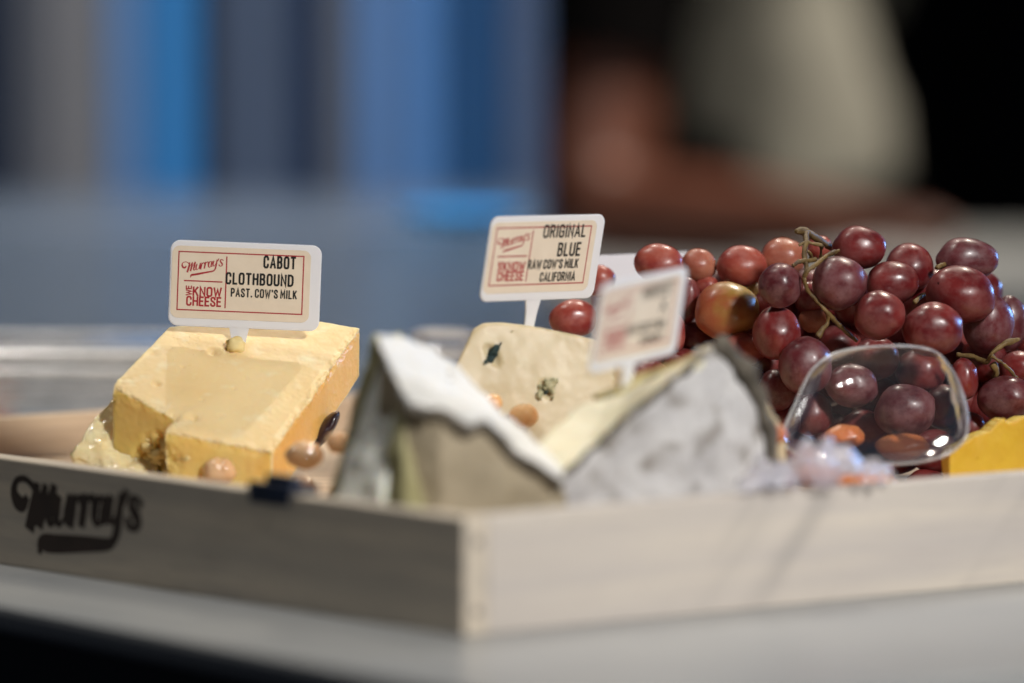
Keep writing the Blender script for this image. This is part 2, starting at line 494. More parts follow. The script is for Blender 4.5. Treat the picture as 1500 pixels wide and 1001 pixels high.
def grape_mat(name, c1, c2, bloomc, bloom=0.5, spot=None):
    """grape skin: mottled colour, dusty bloom in patches, glossy wet patches"""
    m, nt, b = new_mat(name)
    N, L = nt.nodes, nt.links
    tc = N.new('ShaderNodeTexCoord')
    oi = N.new('ShaderNodeObjectInfo')
    ad = N.new('ShaderNodeVectorMath'); ad.operation = 'ADD'
    L.new(tc.outputs['Object'], ad.inputs[0]); L.new(oi.outputs['Random'], ad.inputs[1])
    n1 = N.new('ShaderNodeTexNoise'); n1.inputs['Scale'].default_value = 70; n1.inputs['Detail'].default_value = 3
    L.new(ad.outputs[0], n1.inputs['Vector'])
    r1 = N.new('ShaderNodeValToRGB')
    r1.color_ramp.elements[0].position = 0.38; r1.color_ramp.elements[1].position = 0.64
    r1.color_ramp.elements[0].color = (*c1, 1); r1.color_ramp.elements[1].color = (*c2, 1)
    L.new(n1.outputs[0], r1.inputs['Fac'])
    n2 = N.new('ShaderNodeTexNoise'); n2.inputs['Scale'].default_value = 150; n2.inputs['Detail'].default_value = 9; n2.inputs['Roughness'].default_value = 0.72
    L.new(ad.outputs[0], n2.inputs['Vector'])
    r2 = N.new('ShaderNodeValToRGB'); r2.color_ramp.elements[0].position = 0.42; r2.color_ramp.elements[1].position = 0.70
    L.new(n2.outputs[0], r2.inputs['Fac'])
    k = N.new('ShaderNodeMath'); k.operation = 'MULTIPLY'; k.inputs[1].default_value = bloom
    L.new(r2.outputs['Color'], k.inputs[0])
    mx = N.new('ShaderNodeMix'); mx.data_type = 'RGBA'
    L.new(k.outputs[0], mx.inputs[0]); L.new(r1.outputs['Color'], mx.inputs[6]); mx.inputs[7].default_value = (*bloomc, 1)
    # small dark freckles
    n3 = N.new('ShaderNodeTexNoise'); n3.inputs['Scale'].default_value = 480; n3.inputs['Detail'].default_value = 2
    L.new(ad.outputs[0], n3.inputs['Vector'])
    r3 = N.new('ShaderNodeValToRGB'); r3.color_ramp.elements[0].position = 0.73; r3.color_ramp.elements[1].position = 0.82
    L.new(n3.outputs[0], r3.inputs['Fac'])
    mx2 = N.new('ShaderNodeMix'); mx2.data_type = 'RGBA'
    L.new(r3.outputs['Color'], mx2.inputs[0]); L.new(mx.outputs[2], mx2.inputs[6]); mx2.inputs[7].default_value = (*[x * .3 for x in c1], 1)
    L.new(mx2.outputs[2], b.inputs['Base Color'])
    rr = N.new('ShaderNodeMapRange'); rr.inputs['To Min'].default_value = 0.28; rr.inputs['To Max'].default_value = 0.55
    L.new(r2.outputs['Color'], rr.inputs['Value']); L.new(rr.outputs[0], b.inputs['Roughness'])
    b.inputs['Subsurface Weight'].default_value = 0.25
    b.inputs['Subsurface Radius'].default_value = (1, 0.3, 0.22)
    b.inputs['Subsurface Scale'].default_value = 0.004
    b.inputs['Coat Weight'].default_value = 0.06
    b.inputs['Coat Roughness'].default_value = 0.1
    bp = N.new('ShaderNodeBump'); bp.inputs['Strength'].default_value = 0.12; bp.inputs['Distance'].default_value = 0.0004
    L.new(n2.outputs[0], bp.inputs['Height']); L.new(bp.outputs[0], b.inputs['Normal'])
    return m


G = {
    'dark': grape_mat('dark_red_grape_skin', lin(90, 20, 24), lin(122, 40, 38), lin(154, 106, 102), 0.4),
    'dusty': grape_mat('dusty_purple_grape_skin', lin(74, 24, 30), lin(102, 42, 46), lin(148, 114, 116), 0.54),
    'red': grape_mat('red_grape_skin', lin(130, 42, 42), lin(164, 80, 64), lin(188, 130, 118), 0.38),
    'orange': grape_mat('orange_red_grape_skin', lin(158, 84, 66), lin(178, 112, 84), lin(198, 150, 130), 0.42),
    'olive': grape_mat('yellow_green_grape_skin', lin(146, 118, 52), lin(150, 74, 48), lin(200, 150, 96), 0.2),
}

# ------------------------------------------------------------------ the setting: table, floor, backdrop
Z_FLOOR = -76
edge_a, edge_b = atz(0, 887, 0), atz(620, 1003, 0)
dl = (edge_a - edge_b).normalized()
corner = edge_b - dl * 9
dr = Vector((dl.y, -dl.x, 0))
if dr.x < 0: dr = -dr
left_end = corner + dl * ((236 - corner.y) / dl.y)
right_turn = corner + dr * 105
plan = [corner, right_turn, Vector((right_turn.x + 20, 236, 0)), left_end]
tbl = thing('table', 'light grey table with a dark side carrying the wooden crate', 'table', (plan[0].x + 20, 60, Z_FLOOR))
tl = (plan[0].x + 20, 60, Z_FLOOR)
v, f = prism(plan, [p - Vector((0, 0, 1.0)) for p in plan])
v, f, mi = solid(v, f, bevel=0.25, seg=2, length=400, amp=0)
link('tabletop', mesh_data('tabletop', off(v, tl), f, M['table'], False), tbl)
ctr = sum(plan, Vector()) / 4
inner = [p + (ctr - p).normalized() * 0.5 for p in plan]
v, f = prism([p - Vector((0, 0, 1.003)) for p in inner], [Vector((p.x, p.y, Z_FLOOR + .02)) for p in inner])
link('side_panel', mesh_data('side_panel', off(v, tl), f, M['apron'], False), tbl)

v, f = [(-500, -320, Z_FLOOR), (500, -320, Z_FLOOR), (500, 480, Z_FLOOR), (-500, 480, Z_FLOOR)], [[0, 1, 2, 3]]
tag(link('floor', mesh_data('floor', v, f, M['floor'], False)), kind='structure')
# folded black drape far behind
vs, fs = [], []
nx = 240
for i in range(nx + 1):
    x = -420 + 840 * i / nx
    y = 390 + 5 * math.sin(x * 0.19) + 3 * math.sin(x * 0.43 + 1)
    vs += [(x, y, Z_FLOOR), (x, y, 260)]
for i in range(nx):
    fs.append([2 * i, 2 * i + 2, 2 * i + 3, 2 * i + 1])
tag(link('backdrop', mesh_data('backdrop', vs, fs, M['backdrop'])), kind='structure')

# striped partition standing on the table behind the cheese
PY = 118
pan = thing('striped_partition', 'tall partition of blue, slate and grey upright panels, blue light put into their colour, behind the cheddar', 'partition', at(350, 600, PY).xy.to_3d())
pl = at(350, 600, PY).xy.to_3d()
stripes = [(-90, 22, (26, 40, 62)), (22, 70, (96, 98, 106)), (70, 152, (132, 130, 132)), (152, 214, (104, 140, 186)), (214, 296, (52, 134, 200)), (296, 322, (24, 40, 66)),
           (322, 425, (80, 94, 118)), (425, 468, (22, 48, 82)), (468, 516, (96, 102, 116)), (516, 600, (98, 138, 190)),
           (600, 650, (88, 142, 204)), (650, 738, (20, 82, 134)), (738, 800, (84, 104, 138))]
for k, (a, b, c) in enumerate(stripes):
    xa, xb = at(a, 300, PY).x, at(b, 300, PY).x
    dz = (0.0, .5, .25, .7)[k % 4]
    v, f = box((xa + .03, PY + dz, 0.01), (xb - xa - .06, 0, 0), (0, 1.0, 0), (0, 0, 50))
    v, f, mi = solid(v, f, bevel=.12, seg=2, length=500, amp=0)
    mt = pm('panel_light_tone', lin(*c), lin(*[x * .94 for x in c]), 9, 0.45, stretch=(1, 1, .2))  # blue light on the panels is put into these colours
    link('panel', mesh_data('panel', off(v, pl), f, mt, False), pan)

RY = 106  # added sheets and shelf imitate the glossy table's reflection
ra, rb = at(-120, 500, RY).x, at(790, 500, RY).x
rz = at(300, 334, RY - 5).z
rl = ((ra + rb) / 2, RY, 0)
ris = thing('reflection_standin', 'low stepped riser of added hazy sheets imitating the table reflection of the striped partition', 'standin', rl)
for k_, row in enumerate((308, 292, 276)):  # stepped heights make the imitated reflection fade
    v, f = box((ra, RY + k_ * 1.2, 0.0), (rb - ra, 0, 0), (0, 0.5, 0), (0, 0, at(300, row, RY).z))
    v, f, mi = solid(v, f, bevel=.15, seg=2, length=500, amp=0)
    link('sheet', mesh_data('sheet', off(v, rl), f, M['standin'], False), ris)
v, f = box((ra, RY - 8, 0.0), (rb - ra, 0, 0), (0, 7, 0), (0, 0, rz))
v, f, mi = solid(v, f, bevel=.15, seg=2, length=500, amp=0)
link('shelf', mesh_data('shelf', off(v, rl), f, M['standin'], False), ris)

# blue dish on the added riser
dc = Vector((at(680, 300, RY - 4.5).x, RY - 4.5, rz))
prof = [(r * 1.4, z * 1.0) for r, z in [(0, .05), (1.5, .03), (2.1, .35), (2.9, 1.0), (2.98, 1.08), (2.85, 1.1), (2.0, .5), (1.4, .2), (0, .18)]]
vs, fs = [], []
n = 40
for r, z in prof:
    for k in range(n):
        th = 2 * math.pi * k / n
        vs.append((r * math.cos(th), r * math.sin(th), z))
for i in range(len(prof) - 1):
    for k in range(n):
        fs.append([i * n + k, i * n + (k + 1) % n, (i + 1) * n + (k + 1) % n, (i + 1) * n + k])
tag(link('dish', mesh_data('dish', vs, fs, M['dish']), None, dc + Vector((0, 0, .0))), 'small bright blue dish out of focus on the added hazy riser', 'dish')

# ------------------------------------------------------------------ the crate
YAW = math.radians(38.4)
R_ = Vector((math.cos(YAW), math.sin(YAW), 0))      # along the right board
L_ = Vector((-math.sin(YAW), math.cos(YAW), 0))     # along the left board
K0 = Vector((-1.67, -27, 0))
HB, TB = 4.17, 1.05
LEN_R, LEN_L = 52.0, 45.6
ZIN = 2.4
crate = thing('wooden_crate', 'shallow pale wooden crate with a burnt script brand on its shaded side', 'crate', K0)


def board(name, o, along, inward, length, mat, z0=0.0, h=HB, t=TB):
    """one board: local X runs along it, so the grain follows; object matrix does the turning"""
    v, f = box((0, 0, 0), (length, 0, 0), (0, t, 0), (0, 0, h))
    v, f, mi = solid(v, f, bevel=0.09, seg=3, length=60, amp=0)
    me = mesh_data(name, v, f, mat, True)
    ob = link(name, me, crate)
    m = Matrix.Identity(4)
    m.col[0][:3] = along; m.col[1][:3] = inward; m.col[2][:3] = (0, 0, 1)
    m.translation = (Vector(o) - K0 + Vector((0, 0, z0))) * S
    ob.matrix_local = m
    for p in me.polygons: p.use_smooth = False
    return ob


board('side_board', K0 + R_ * (TB + .02) + L_ * .015, R_, L_, LEN_R - TB - .02, M['wood_streak'])
left_board = board('side_board', K0 + L_ * LEN_L, -L_, R_, LEN_L, M['wood'])
board('side_board', K0 + L_ * LEN_L + R_ * (TB + .004), R_, -L_, LEN_R - TB, M['wood_dark'])
board('side_board', K0 + R_ * LEN_R + L_ * (TB + .02), L_, -R_, LEN_L - 2 * TB - .03, M['wood'])
# base board
o = K0 + R_ * (TB + .03) + L_ * (TB + .03)
v, f = box(o + Vector((0, 0, .4)), R_ * (LEN_R - 2 * TB - .06), L_ * (LEN_L - 2 * TB - .06), (0, 0, ZIN - .4))
link('base_board', mesh_data('base_board', off(v, K0), f, M['wood_dark'], False), crate)
# nails at the near corner
for s_, z_ in ((.55, .85), (.6, 3.3)):
    c = K0 + R_ * s_ * 1.0 + Vector((0, 0, z_)) - L_ * .02
    v, f = tube([c, c - L_ * .03], .16, 14)
    link('nail', mesh_data('nail', off(v, K0), f, M['nail'], False), crate)

# ------------------------------------------------------------------ lettering: pen strokes laid out as ribbons
GLYPH = {  # condensed capitals on a 0..w by 0..1 field
    'A': (.52, [[(0, 0), (.26, 1), (.52, 0)], [(.09, .3), (.43, .3)]]),
    'B': (.46, [[(.0, 0), (.0, 1), (.28, 1), (.4, .92), (.42, .76), (.38, .6), (.26, .53), (.02, .53)], [(.26, .53), (.4, .45), (.45, .27), (.41, .08), (.28, 0), (.02, 0)]]),
    'C': (.46, [[(.45, .72), (.44, .88), (.34, 1), (.12, 1), (.01, .88), (0, .5), (.01, .12), (.12, 0), (.34, 0), (.44, .12), (.45, .28)]]),
    'D': (.48, [[(0, 0), (0, 1), (.26, 1), (.42, .9), (.47, .7), (.47, .3), (.42, .1), (.26, 0), (.02, 0)]]),
    'E': (.38, [[(.38, 1), (0, 1), (0, 0), (.38, 0)], [(.02, .52), (.33, .52)]]),
    'F': (.38, [[(.38, 1), (0, 1), (0, 0)], [(.02, .52), (.33, .52)]]),
    'G': (.47, [[(.45, .74), (.43, .89), (.33, 1), (.12, 1), (.01, .88), (0, .5), (.01, .12), (.12, 0), (.34, 0), (.45, .1), (.46, .46), (.26, .46)]]),
    'H': (.47, [[(0, 0), (0, 1)], [(.47, 0), (.47, 1)], [(.02, .52), (.45, .52)]]),
    'I': (.02, [[(.01, 0), (.01, 1)]]),
    'K': (.46, [[(0, 0), (0, 1)], [(.44, 1), (.03, .42)], [(.16, .58), (.46, 0)]]),
    'L': (.36, [[(0, 1), (0, 0), (.36, 0)]]),
    'M': (.6, [[(0, 0), (.02, 1), (.3, .3), (.58, 1), (.6, 0)]]),
    'N': (.47, [[(0, 0), (0, 1), (.47, 0), (.47, 1)]]),
    'O': (.48, [[(.24, 1), (.1, .99), (.01, .86), (0, .5), (.01, .14), (.1, .01), (.24, 0), (.38, .01), (.47, .14), (.48, .5), (.47, .86), (.38, .99), (.22, 1)]]),
    'P': (.44, [[(0, 0), (0, 1), (.27, 1), (.4, .92), (.44, .73), (.4, .54), (.27, .45), (.02, .45)]]),
    'R': (.46, [[(0, 0), (0, 1), (.27, 1), (.4, .92), (.44, .75), (.4, .57), (.27, .49), (.02, .49)], [(.24, .49), (.46, 0)]]),
    'S': (.44, [[(.42, .76), (.4, .9), (.3, 1), (.13, 1), (.02, .9), (.02, .72), (.1, .58), (.33, .43), (.43, .28), (.43, .12), (.33, 0), (.12, 0), (.01, .1), (0, .26)]]),
    'T': (.46, [[(0, 1), (.46, 1)], [(.23, .98), (.23, 0)]]),
    'U': (.47, [[(0, 1), (0, .16), (.1, .01), (.24, 0), (.37, .01), (.47, .16), (.47, 1)]]),
    'V': (.5, [[(0, 1), (.25, 0), (.5, 1)]]),
    'W': (.72, [[(0, 1), (.17, 0), (.36, .8), (.55, 0), (.72, 1)]]),
    'Y': (.5, [[(0, 1), (.25, .45), (.5, 1)], [(.25, .45), (.25, 0)]]),
    'X': (.48, [[(0, 0), (.48, 1)], [(0, 1), (.48, 0)]]),
    '.': (.06, [[(.03, 0), (.03, .09)]]),
    "'": (.05, [[(.03, 1), (.03, .8)]]),
}


def ribbon(pts, widths, z):
    """flat ribbon with mitred joints (2D points, widths per point)"""
    n = len(pts)
    P = [Vector((p[0], p[1])) for p in pts]
    W = widths if isinstance(widths, (list, tuple)) else [widths] * n
    vs = []
    # square-ish cap
    d0 = (P[0] - P[1]).normalized(); P[0] = P[0] + d0 * W[0] * .35
    d1 = (P[-1] - P[-2]).normalized(); P[-1] = P[-1] + d1 * W[-1] * .35
    for i in range(n):
        a = (P[i] - P[i - 1]).normalized() if i else (P[1] - P[0]).normalized()
        b = (P[i + 1] - P[i]).normalized() if i < n - 1 else a
        t = (a + b)
        t = t.normalized() if t.length > 1e-4 else a
        nn = Vector((-t.y, t.x))
        cosh = max(.35, nn.dot(Vector((-a.y, a.x))))
        off_ = nn * (W[i] / 2 / cosh)
        vs += [(*(P[i] + off_), z), (*(P[i] - off_), z)]
    fs = [[2 * i, 2 * i + 1, 2 * i + 3, 2 * i + 2] for i in range(n - 1)]
    return vs, fs


def text_strokes(txt, x0, x1, y, h, w, gap=.2, dirv=(1, 0), z0=0.004, track=None):
    """fit txt between x0 and x1 on baseline y"""
    tot = 0
    for ch in txt:
        tot += (.26 if ch == ' ' else GLYPH[ch][0] + gap)
    tot -= gap
    kx = (x1 - x0) / tot
    out, x, zi = [], x0, 0
    for ch in txt:
        if ch == ' ':
            x += .26 * kx; continue
        gw, strokes = GLYPH[ch]
        for st in strokes:
            out.append(ribbon([(x + a * kx, y + b * h) for a, b in st], w, z0 + (zi % 7) * .0009)); zi += 1
        x += (gw + gap) * kx
    return out


# script logo strokes: x, y, width in the pixel frame of the enlarged sign (y down)
LOGO = [
    [(152, 302, 8), (140, 316, 14), (122, 312, 15), (112, 292, 11), (122, 268, 7), (148, 260, 6), (172, 270, 7), (182, 284, 8)],
    [(186, 268, 9), (178, 310, 15), (164, 356, 15)], [(168, 348, 4), (190, 300, 4), (208, 270, 6)], [(212, 266, 9), (204, 310, 14), (194, 346, 13)],
    [(198, 338, 4), (220, 290, 4), (236, 264, 6)], [(240, 262, 10), (232, 300, 14), (224, 330, 11), (232, 340, 7), (246, 326, 4)],
    [(256, 282, 9), (248, 312, 12), (250, 332, 9), (262, 334, 5), (280, 306, 4)], [(290, 274, 10), (282, 308, 12), (282, 326, 8), (294, 322, 4)],
    [(306, 270, 9), (298, 300, 12), (292, 328, 11)], [(297, 300, 4), (314, 272, 5), (326, 268, 9), (330, 280, 9)],
    [(342, 262, 9), (334, 292, 12), (328, 320, 11)], [(333, 292, 4), (350, 264, 5), (362, 260, 9), (366, 272, 9)],
    [(398, 262, 5), (384, 256, 7), (370, 276, 12), (368, 302, 11), (380, 312, 6), (394, 290, 4)], [(404, 254, 9), (396, 284, 12), (394, 302, 9), (406, 300, 4), (416, 282, 4)],
    [(420, 250, 9), (412, 278, 12), (416, 298, 8), (428, 294, 5), (444, 268, 4)],
    [(452, 240, 10), (444, 280, 12), (436, 318, 12), (424, 340, 10), (404, 350, 12), (330, 364, 15), (250, 380, 17), (204, 388, 16), (194, 408, 6)],
    [(466, 230, 10), (460, 252, 4)],
    [(510, 244, 9), (500, 234, 5), (486, 240, 9), (484, 256, 11), (498, 272, 12), (502, 288, 10), (490, 300, 6), (474, 296, 8), (472, 286, 9)],
]


def logo_strokes(fn, kw, z0, dz):
    out = []
    for i, st in enumerate(LOGO):
        pts = smooth_path([(a, b, 0) for a, b, w in st], 4)
        ws = smooth_path([(w, 0, 0) for a, b, w in st], 4)
        out.append(ribbon([fn(p.x, p.y) for p in pts], [max(.5, w.x) * kw for w in ws], z0 + (i % 6) * dz))
    return out


# brand burnt into the left board.  Board-local frame: X runs along the board from its far end to the near corner.
def along_left(px):
    """distance along the left board from its far end of the point seen at px"""
    lo, hi = 0.0, LEN_L
    for _ in range(40):
        m = (lo + hi) / 2
        p = K0 + L_ * m + Vector((0, 0, 2))
        d = p - CAM
        c, s = math.cos(PITCH), math.sin(PITCH)
        x = 750 + FPX * d.x / (d.y * c - d.z * s)
        if x > px: lo = m
        else: hi = m
    return LEN_L - lo


xa, xb = along_left(20), along_left(207)
zt, zb = at(20, 704, -1.5).z, at(60, 822, -2.5).z
# slope of the row of letters is followed by the board itself; straighten the rise of the source drawing a little
LW = 2.0
fn = lambda x, y: (xa + (x - 110) / 402 * (xb - xa), 3.5 - (y + (x - 110) * .10 - 262) / 170 * 3.05)
v, f = merge(logo_strokes(fn, LW / 46.0, 0, .0012))
v = [Vector((a.x if hasattr(a, 'x') else a[0], -.004 - a[2], a[1])) for a in v]
f = [q[::-1] for q in f]
lp = link('logo_print', mesh_data('logo_print', v, f, M['ink_brown'], False), crate)
lp.location = left_board.location.copy()
lp.rotation_euler = left_board.rotation_euler.copy()

# ------------------------------------------------------------------ cheese signs
CW, CH, CT = 6.0, 3.42, 0.09


def rounded_rect(w, h, r, n=6):
    pts = []
    for cx, cy, a0 in ((w - r, r, -90), (w - r, h - r, 0), (r, h - r, 90), (r, r, 180)):
        for k in range(n + 1):
            t = math.radians(a0 + 90 * k / n)
            pts.append((cx + r * math.cos(t), cy + r * math.sin(t)))
    return pts


def plate(pts, z0, z1):
    v, f = prism([Vector((x, y, z1)) for x, y in pts], [Vector((x, y, z0)) for x, y in pts])
    return v, f


TILT = math.radians(2.0)


def zl(x, y):
    """pixel of the enlarged sign -> centimetres on the card (origin lower left)"""
    dx, dy = x - 5, y - 45
    c, s = math.cos(TILT), math.sin(TILT)
    return ((dx * c + dy * s) / 244.0, CH - (-dx * s + dy * c) / 244.0)


def flatbox(x0, y0, x1, y1):
    return [(x0, y0), (x1, y0), (x1, y1), (x0, y1)]


card_me = stick_me = peg_me = frame_me = rule_me = logo_me = slogan_me = None
v, f = plate(rounded_rect(CW, CH, .38, 8), -CT, 0)
bm = bmesh.new()
vv = [bm.verts.new(p) for p in v]
for q in f: bm.faces.new([vv[i] for i in q])
bmesh.ops.recalc_face_normals(bm, faces=bm.faces)
ed = [e for e in bm.edges if len(e.link_faces) == 2 and e.calc_face_angle(0) > 1.2]
bmesh.ops.bevel(bm, geom=ed, offset=.025, segments=2, affect='EDGES')
v, f, _ = bm_out(bm)
card_me = mesh_data('card', v, f, M['card'], False)
sx0, sy0 = zl(20, 812); sx1, sy1 = zl(1368, 140)
sx0, sx1, sy0, sy1 = .07, 5.58, .33, 3.2
v, f = plate([(x + sx0, y + sy0) for x, y in rounded_rect(sx1 - sx0, sy1 - sy0, .3, 8)], .003, .012)
stick_me = mesh_data('sticker', v, f, M['sticker'], False)
# printed frame: four bars butted end to end
fx0, fy0, fx1, fy1, fw = .31, .63, 5.32, 2.99, .05
bars = [flatbox(fx0, fy0, fx1, fy0 + fw), flatbox(fx0, fy1 - fw, fx1, fy1), flatbox(fx0, fy0 + fw, fx0 + fw, fy1 - fw), flatbox(fx1 - fw, fy0 + fw, fx1, fy1 - fw)]
v, f = merge([plate(b, .0125, .014) for b in bars])
frame_me = mesh_data('border_print', v, f, M['red'], False)
hx0, hy = zl(130, 441)[0], zl(130, 441)[1]
hx1 = zl(503, 462)[0]
vx = zl(546, 212)[0]
bars = [flatbox(hx0, hy - .026, hx1, hy + .026), flatbox(vx - .026, .78, vx + .026, 2.84)]
v, f = merge([plate(b, .0125, .014) for b in bars])
rule_me = mesh_data('rule_print', v, f, M['red'], False)
v, f = merge(logo_strokes(zl, 1.15 / 244.0, .014, .0008))
logo_me = mesh_data('logo_print', v, f, M['red'], False)
st = []
a, b = zl(222, 588), zl(484, 580)
st += text_strokes('KNOW', a[0], b[0] + .02, a[1] + .01, .33, .07, .27, z0=.014)
a, b = zl(158, 690), zl(484, 690)
st += text_strokes('CHEESE', a[0], b[0], a[1] + .05, .33, .07, .27, z0=.014)
we = text_strokes('WE', 0, .36, 0, .2, .05, .2, z0=.014)
a = zl(200, 582)
st += [([(a[0] - y, a[1] + x, z) for x, y, z in v], f) for v, f in we]
v, f = merge(st)
slogan_me = mesh_data('slogan_print', v, f, M['red'], False)
# peg: tapering blade
pegp = [(2.44, .02), (3.22, .02), (3.12, -.5), (3.04, -1.3), (2.84, -2.3), (2.62, -1.3), (2.55, -.5)]
v, f = plate(pegp, -.08, -.012)
peg_me = mesh_data('peg', v, f, M['card'], False)


def sign(label, bl, u, w, lines, shift=0.0):
    """bl: lower left corner of the card; u, w: directions of its width and height"""
    u = Vector(u).normalized()
    w = (Vector(w) - u * Vector(w).dot(u)).normalized()
    n = u.cross(w)
    root = thing('cheese_sign', label, 'sign', group='printed cheese signs')
    m = Matrix.Identity(4)
    m.col[0][:3] = u; m.col[1][:3] = w; m.col[2][:3] = n
    m.translation = Vector(bl) * S
    root.matrix_world = m
    link('card', card_me, root)
    link('peg', peg_me, root)
    if lines is None:
        return root
    link('sticker', stick_me, root)
    link('border_print', frame_me, root)
    link('rule_print', rule_me, root)
    link('logo_print', logo_me, root)
    link('slogan_print', slogan_me, root)
    for txt, x0, x1, y, h, sw, gap in lines:
        v, f = merge(text_strokes(txt, x0, x1, y, h, sw, gap, z0=.0165))
        o_ = link('lettering', mesh_data('lettering', v, f, M['black'], False), root)
    return root


def card_line(x0, y0, x1, y1):
    pass


L1 = []
for txt, x0, yb, x1, hh, sw, gap in (('CABOT', 908, 309, 1206, .43, .082, .36), ('CLOTHBOUND', 542, 466, 1184, .41, .08, .34), ("PAST. COW'S MILK", 590, 590, 1218, .30, .058, .36)):
    a = zl(x0, yb); b = zl(x1, yb + (x1 - x0) * math.tan(TILT))
    L1.append((txt, a[0], b[0], (a[1] + b[1]) / 2, hh, sw, gap))

# ------------------------------------------------------------------ cheddar
# plane of the big sloping face: z = zc + a (x - xc) + b (y - yc)
CA, CB_ = -0.09, 0.60
p_c = at(398, 664, -5.0)
n_face = Vector((-CA, -CB_, 1)).normalized()
fp = lambda px, py: atplane(px, py, p_c, n_face)
top = [fp(164, 566), fp(256, 613), fp(240, 632), fp(399, 663), fp(527, 481), fp(470, 470), fp(300, 474), fp(247, 478)]
bot = []
for k, p in enumerate(top):
    drop = (9, 9, 9, 9, 1.95, 2.6, 9, 9)[k]
    q = p + Vector((0.0, 0.1, -drop))
    bot.append(Vector((q.x, q.y, max(q.z, ZIN + .02))))
v, f = prism(top, bot)
# faces: 0 top, 1 bottom, then sides 0..10
mi = [0, 1] + [1, 3, 1, 4, 2, 2, 2, 1]
notch_c = top[1].lerp(top[0], .22) + Vector((0, 0, -1.9))


PITS = [(fp(80 + x / 2.5, 330 + y / 2.5), r, d) for x, y, r, d in ((375, 582, .22, .12), (582, 466, .3, .13), (505, 705, .34, .14), (655, 600, .16, .08), (430, 700, .4, .12), (360, 470, .3, .05), (540, 640, .14, .07), (700, 560, .12, .06), (470, 520, .14, .05), (610, 700, .2, .06))]


def notch(p, n):
    d = (p - notch_c).length
    dd = Vector((d * .0 + (p.x - notch_c.x) / 1.5, (p.y - notch_c.y) / 1.6, (p.z - notch_c.z) / 1.25)).length
    if dd < 1.0:
        k = min(1, (1 - dd) * 1.6)
        return Vector((0.2, .6, 0)) * k * (.55 + .5 * noise.noise(p * 2.2) + .25 * noise.noise(p * 5)) + n * (.2 * k * noise.noise(p * 7))
    mv = Vector()
    if n.z > .3:
        for q, r, dpt in PITS:
            dd = (p - q).length / r
            if dd < 1.5: mv = mv - n * dpt * (1 - dd * dd) * (1 - dd / 1.5) * (1 + noise.noise(p * 8))
    for a_, b_ in ((top[0], top[1]), (top[2], top[3]), (top[3], top[4])):
        t = max(0, min(1, (p - a_).dot(b_ - a_) / (b_ - a_).length_squared))
        dd = (p - a_.lerp(b_, t)).length
        if dd < .32: mv = mv + n * (1 - dd / .32) * (.15 * noise.noise(p * 2.2) + .07 * noise.noise(p * 9) - .04)
    if mv.length: return mv
    e = min((p - q).length for q in (top[0], top[1], top[2]))
    return n * (.1 * noise.noise(p * 5) * max(0, 1 - e / 1.2))


v, f, mi = solid(v, f, mi, bevel=0.07, seg=2, length=0.11, amp=.03, scale=.8, amp2=.009, scale2=5.5, extra=notch, seed=1)
chl = Vector((-9.5, -1, ZIN))
ched = thing('cheddar_wedge', 'large golden cheddar wedge with a broken lower corner under its printed sign', 'cheese', chl)
me = mesh_data('body', off(v, chl), f, [M['cheddar'], M['cheddar_side'], M['cheddar_rind'], M['cheddar_crumble'], M['cheddar_right']], True, mi)
link('body', me, ched)
# crumbs pushed up at the peg and along the broken edge
def crumb(c, r, mat, seed, flat=.75):
    v, f = ball(1, 3, lambda q: 1 + .35 * noise.noise(q * 1.6 + Vector((seed, 0, 0))) + .15 * noise.noise(q * 4 + Vector((seed, 3, 0))))
    return [Vector((p.x * r * 1.15, p.y * r, p.z * r * flat)) + c for p in v], f


v, f = crumb(fp(345, 509) + Vector((0, -.15, .1)), .33, None, 3.3, 1.0)
link('crumb', mesh_data('crumb', off(v, chl), f, M['cheddar_crumble']), ched)
rs = random.Random(5)
for k in range(70):
    q = notch_c + Vector((rs.uniform(-1.2, 1.1), 0, rs.uniform(-1.3, .8)))
    q.y = notch_c.y - (q.x - notch_c.x) * 1.0 + rs.uniform(.1, .6)
    v, f = crumb(q, rs.uniform(.1, .3), None, rs.random() * 50)
    link('crumb', mesh_data('crumb', off(v, chl), f, M['cheddar_crumble']), ched)

# its sign
ysign = fp(347, 503).y
s_bl = at(246, 477, ysign); s_br = at(467, 486, ysign); s_tl = at(241, 352, ysign)
sign('white sign reading Cabot Clothbound stuck upright in the golden cheddar', s_bl, s_br - s_bl, s_tl - s_bl, L1)

# small pale cheese under the cheddar's left end
ys = -1.2
top = [at(104, 668, -2.2), at(130, 622, -1.6), at(166, 582, -.6), at(200, 600, 0), at(232, 650, -1.5), at(232, 690, -3.2), at(170, 690, -3.0)]
pll = Vector((top[0].x + 2, ys, ZIN))
bot = [Vector((p.x + .1, p.y + .2, ZIN + .01)) for p in top]
v, f = prism(top, bot)
v, f, mi = solid(v, f, None, bevel=.12, length=.2, amp=.16, scale=1.1, amp2=.06, scale2=3.5, seed=4)
tag(link('cheese_slice', mesh_data('cheese_slice', off(v, pll), f, M['pale_wet']), None, pll), 'moist pale cheese slice tucked under the left end of the cheddar', 'cheese')

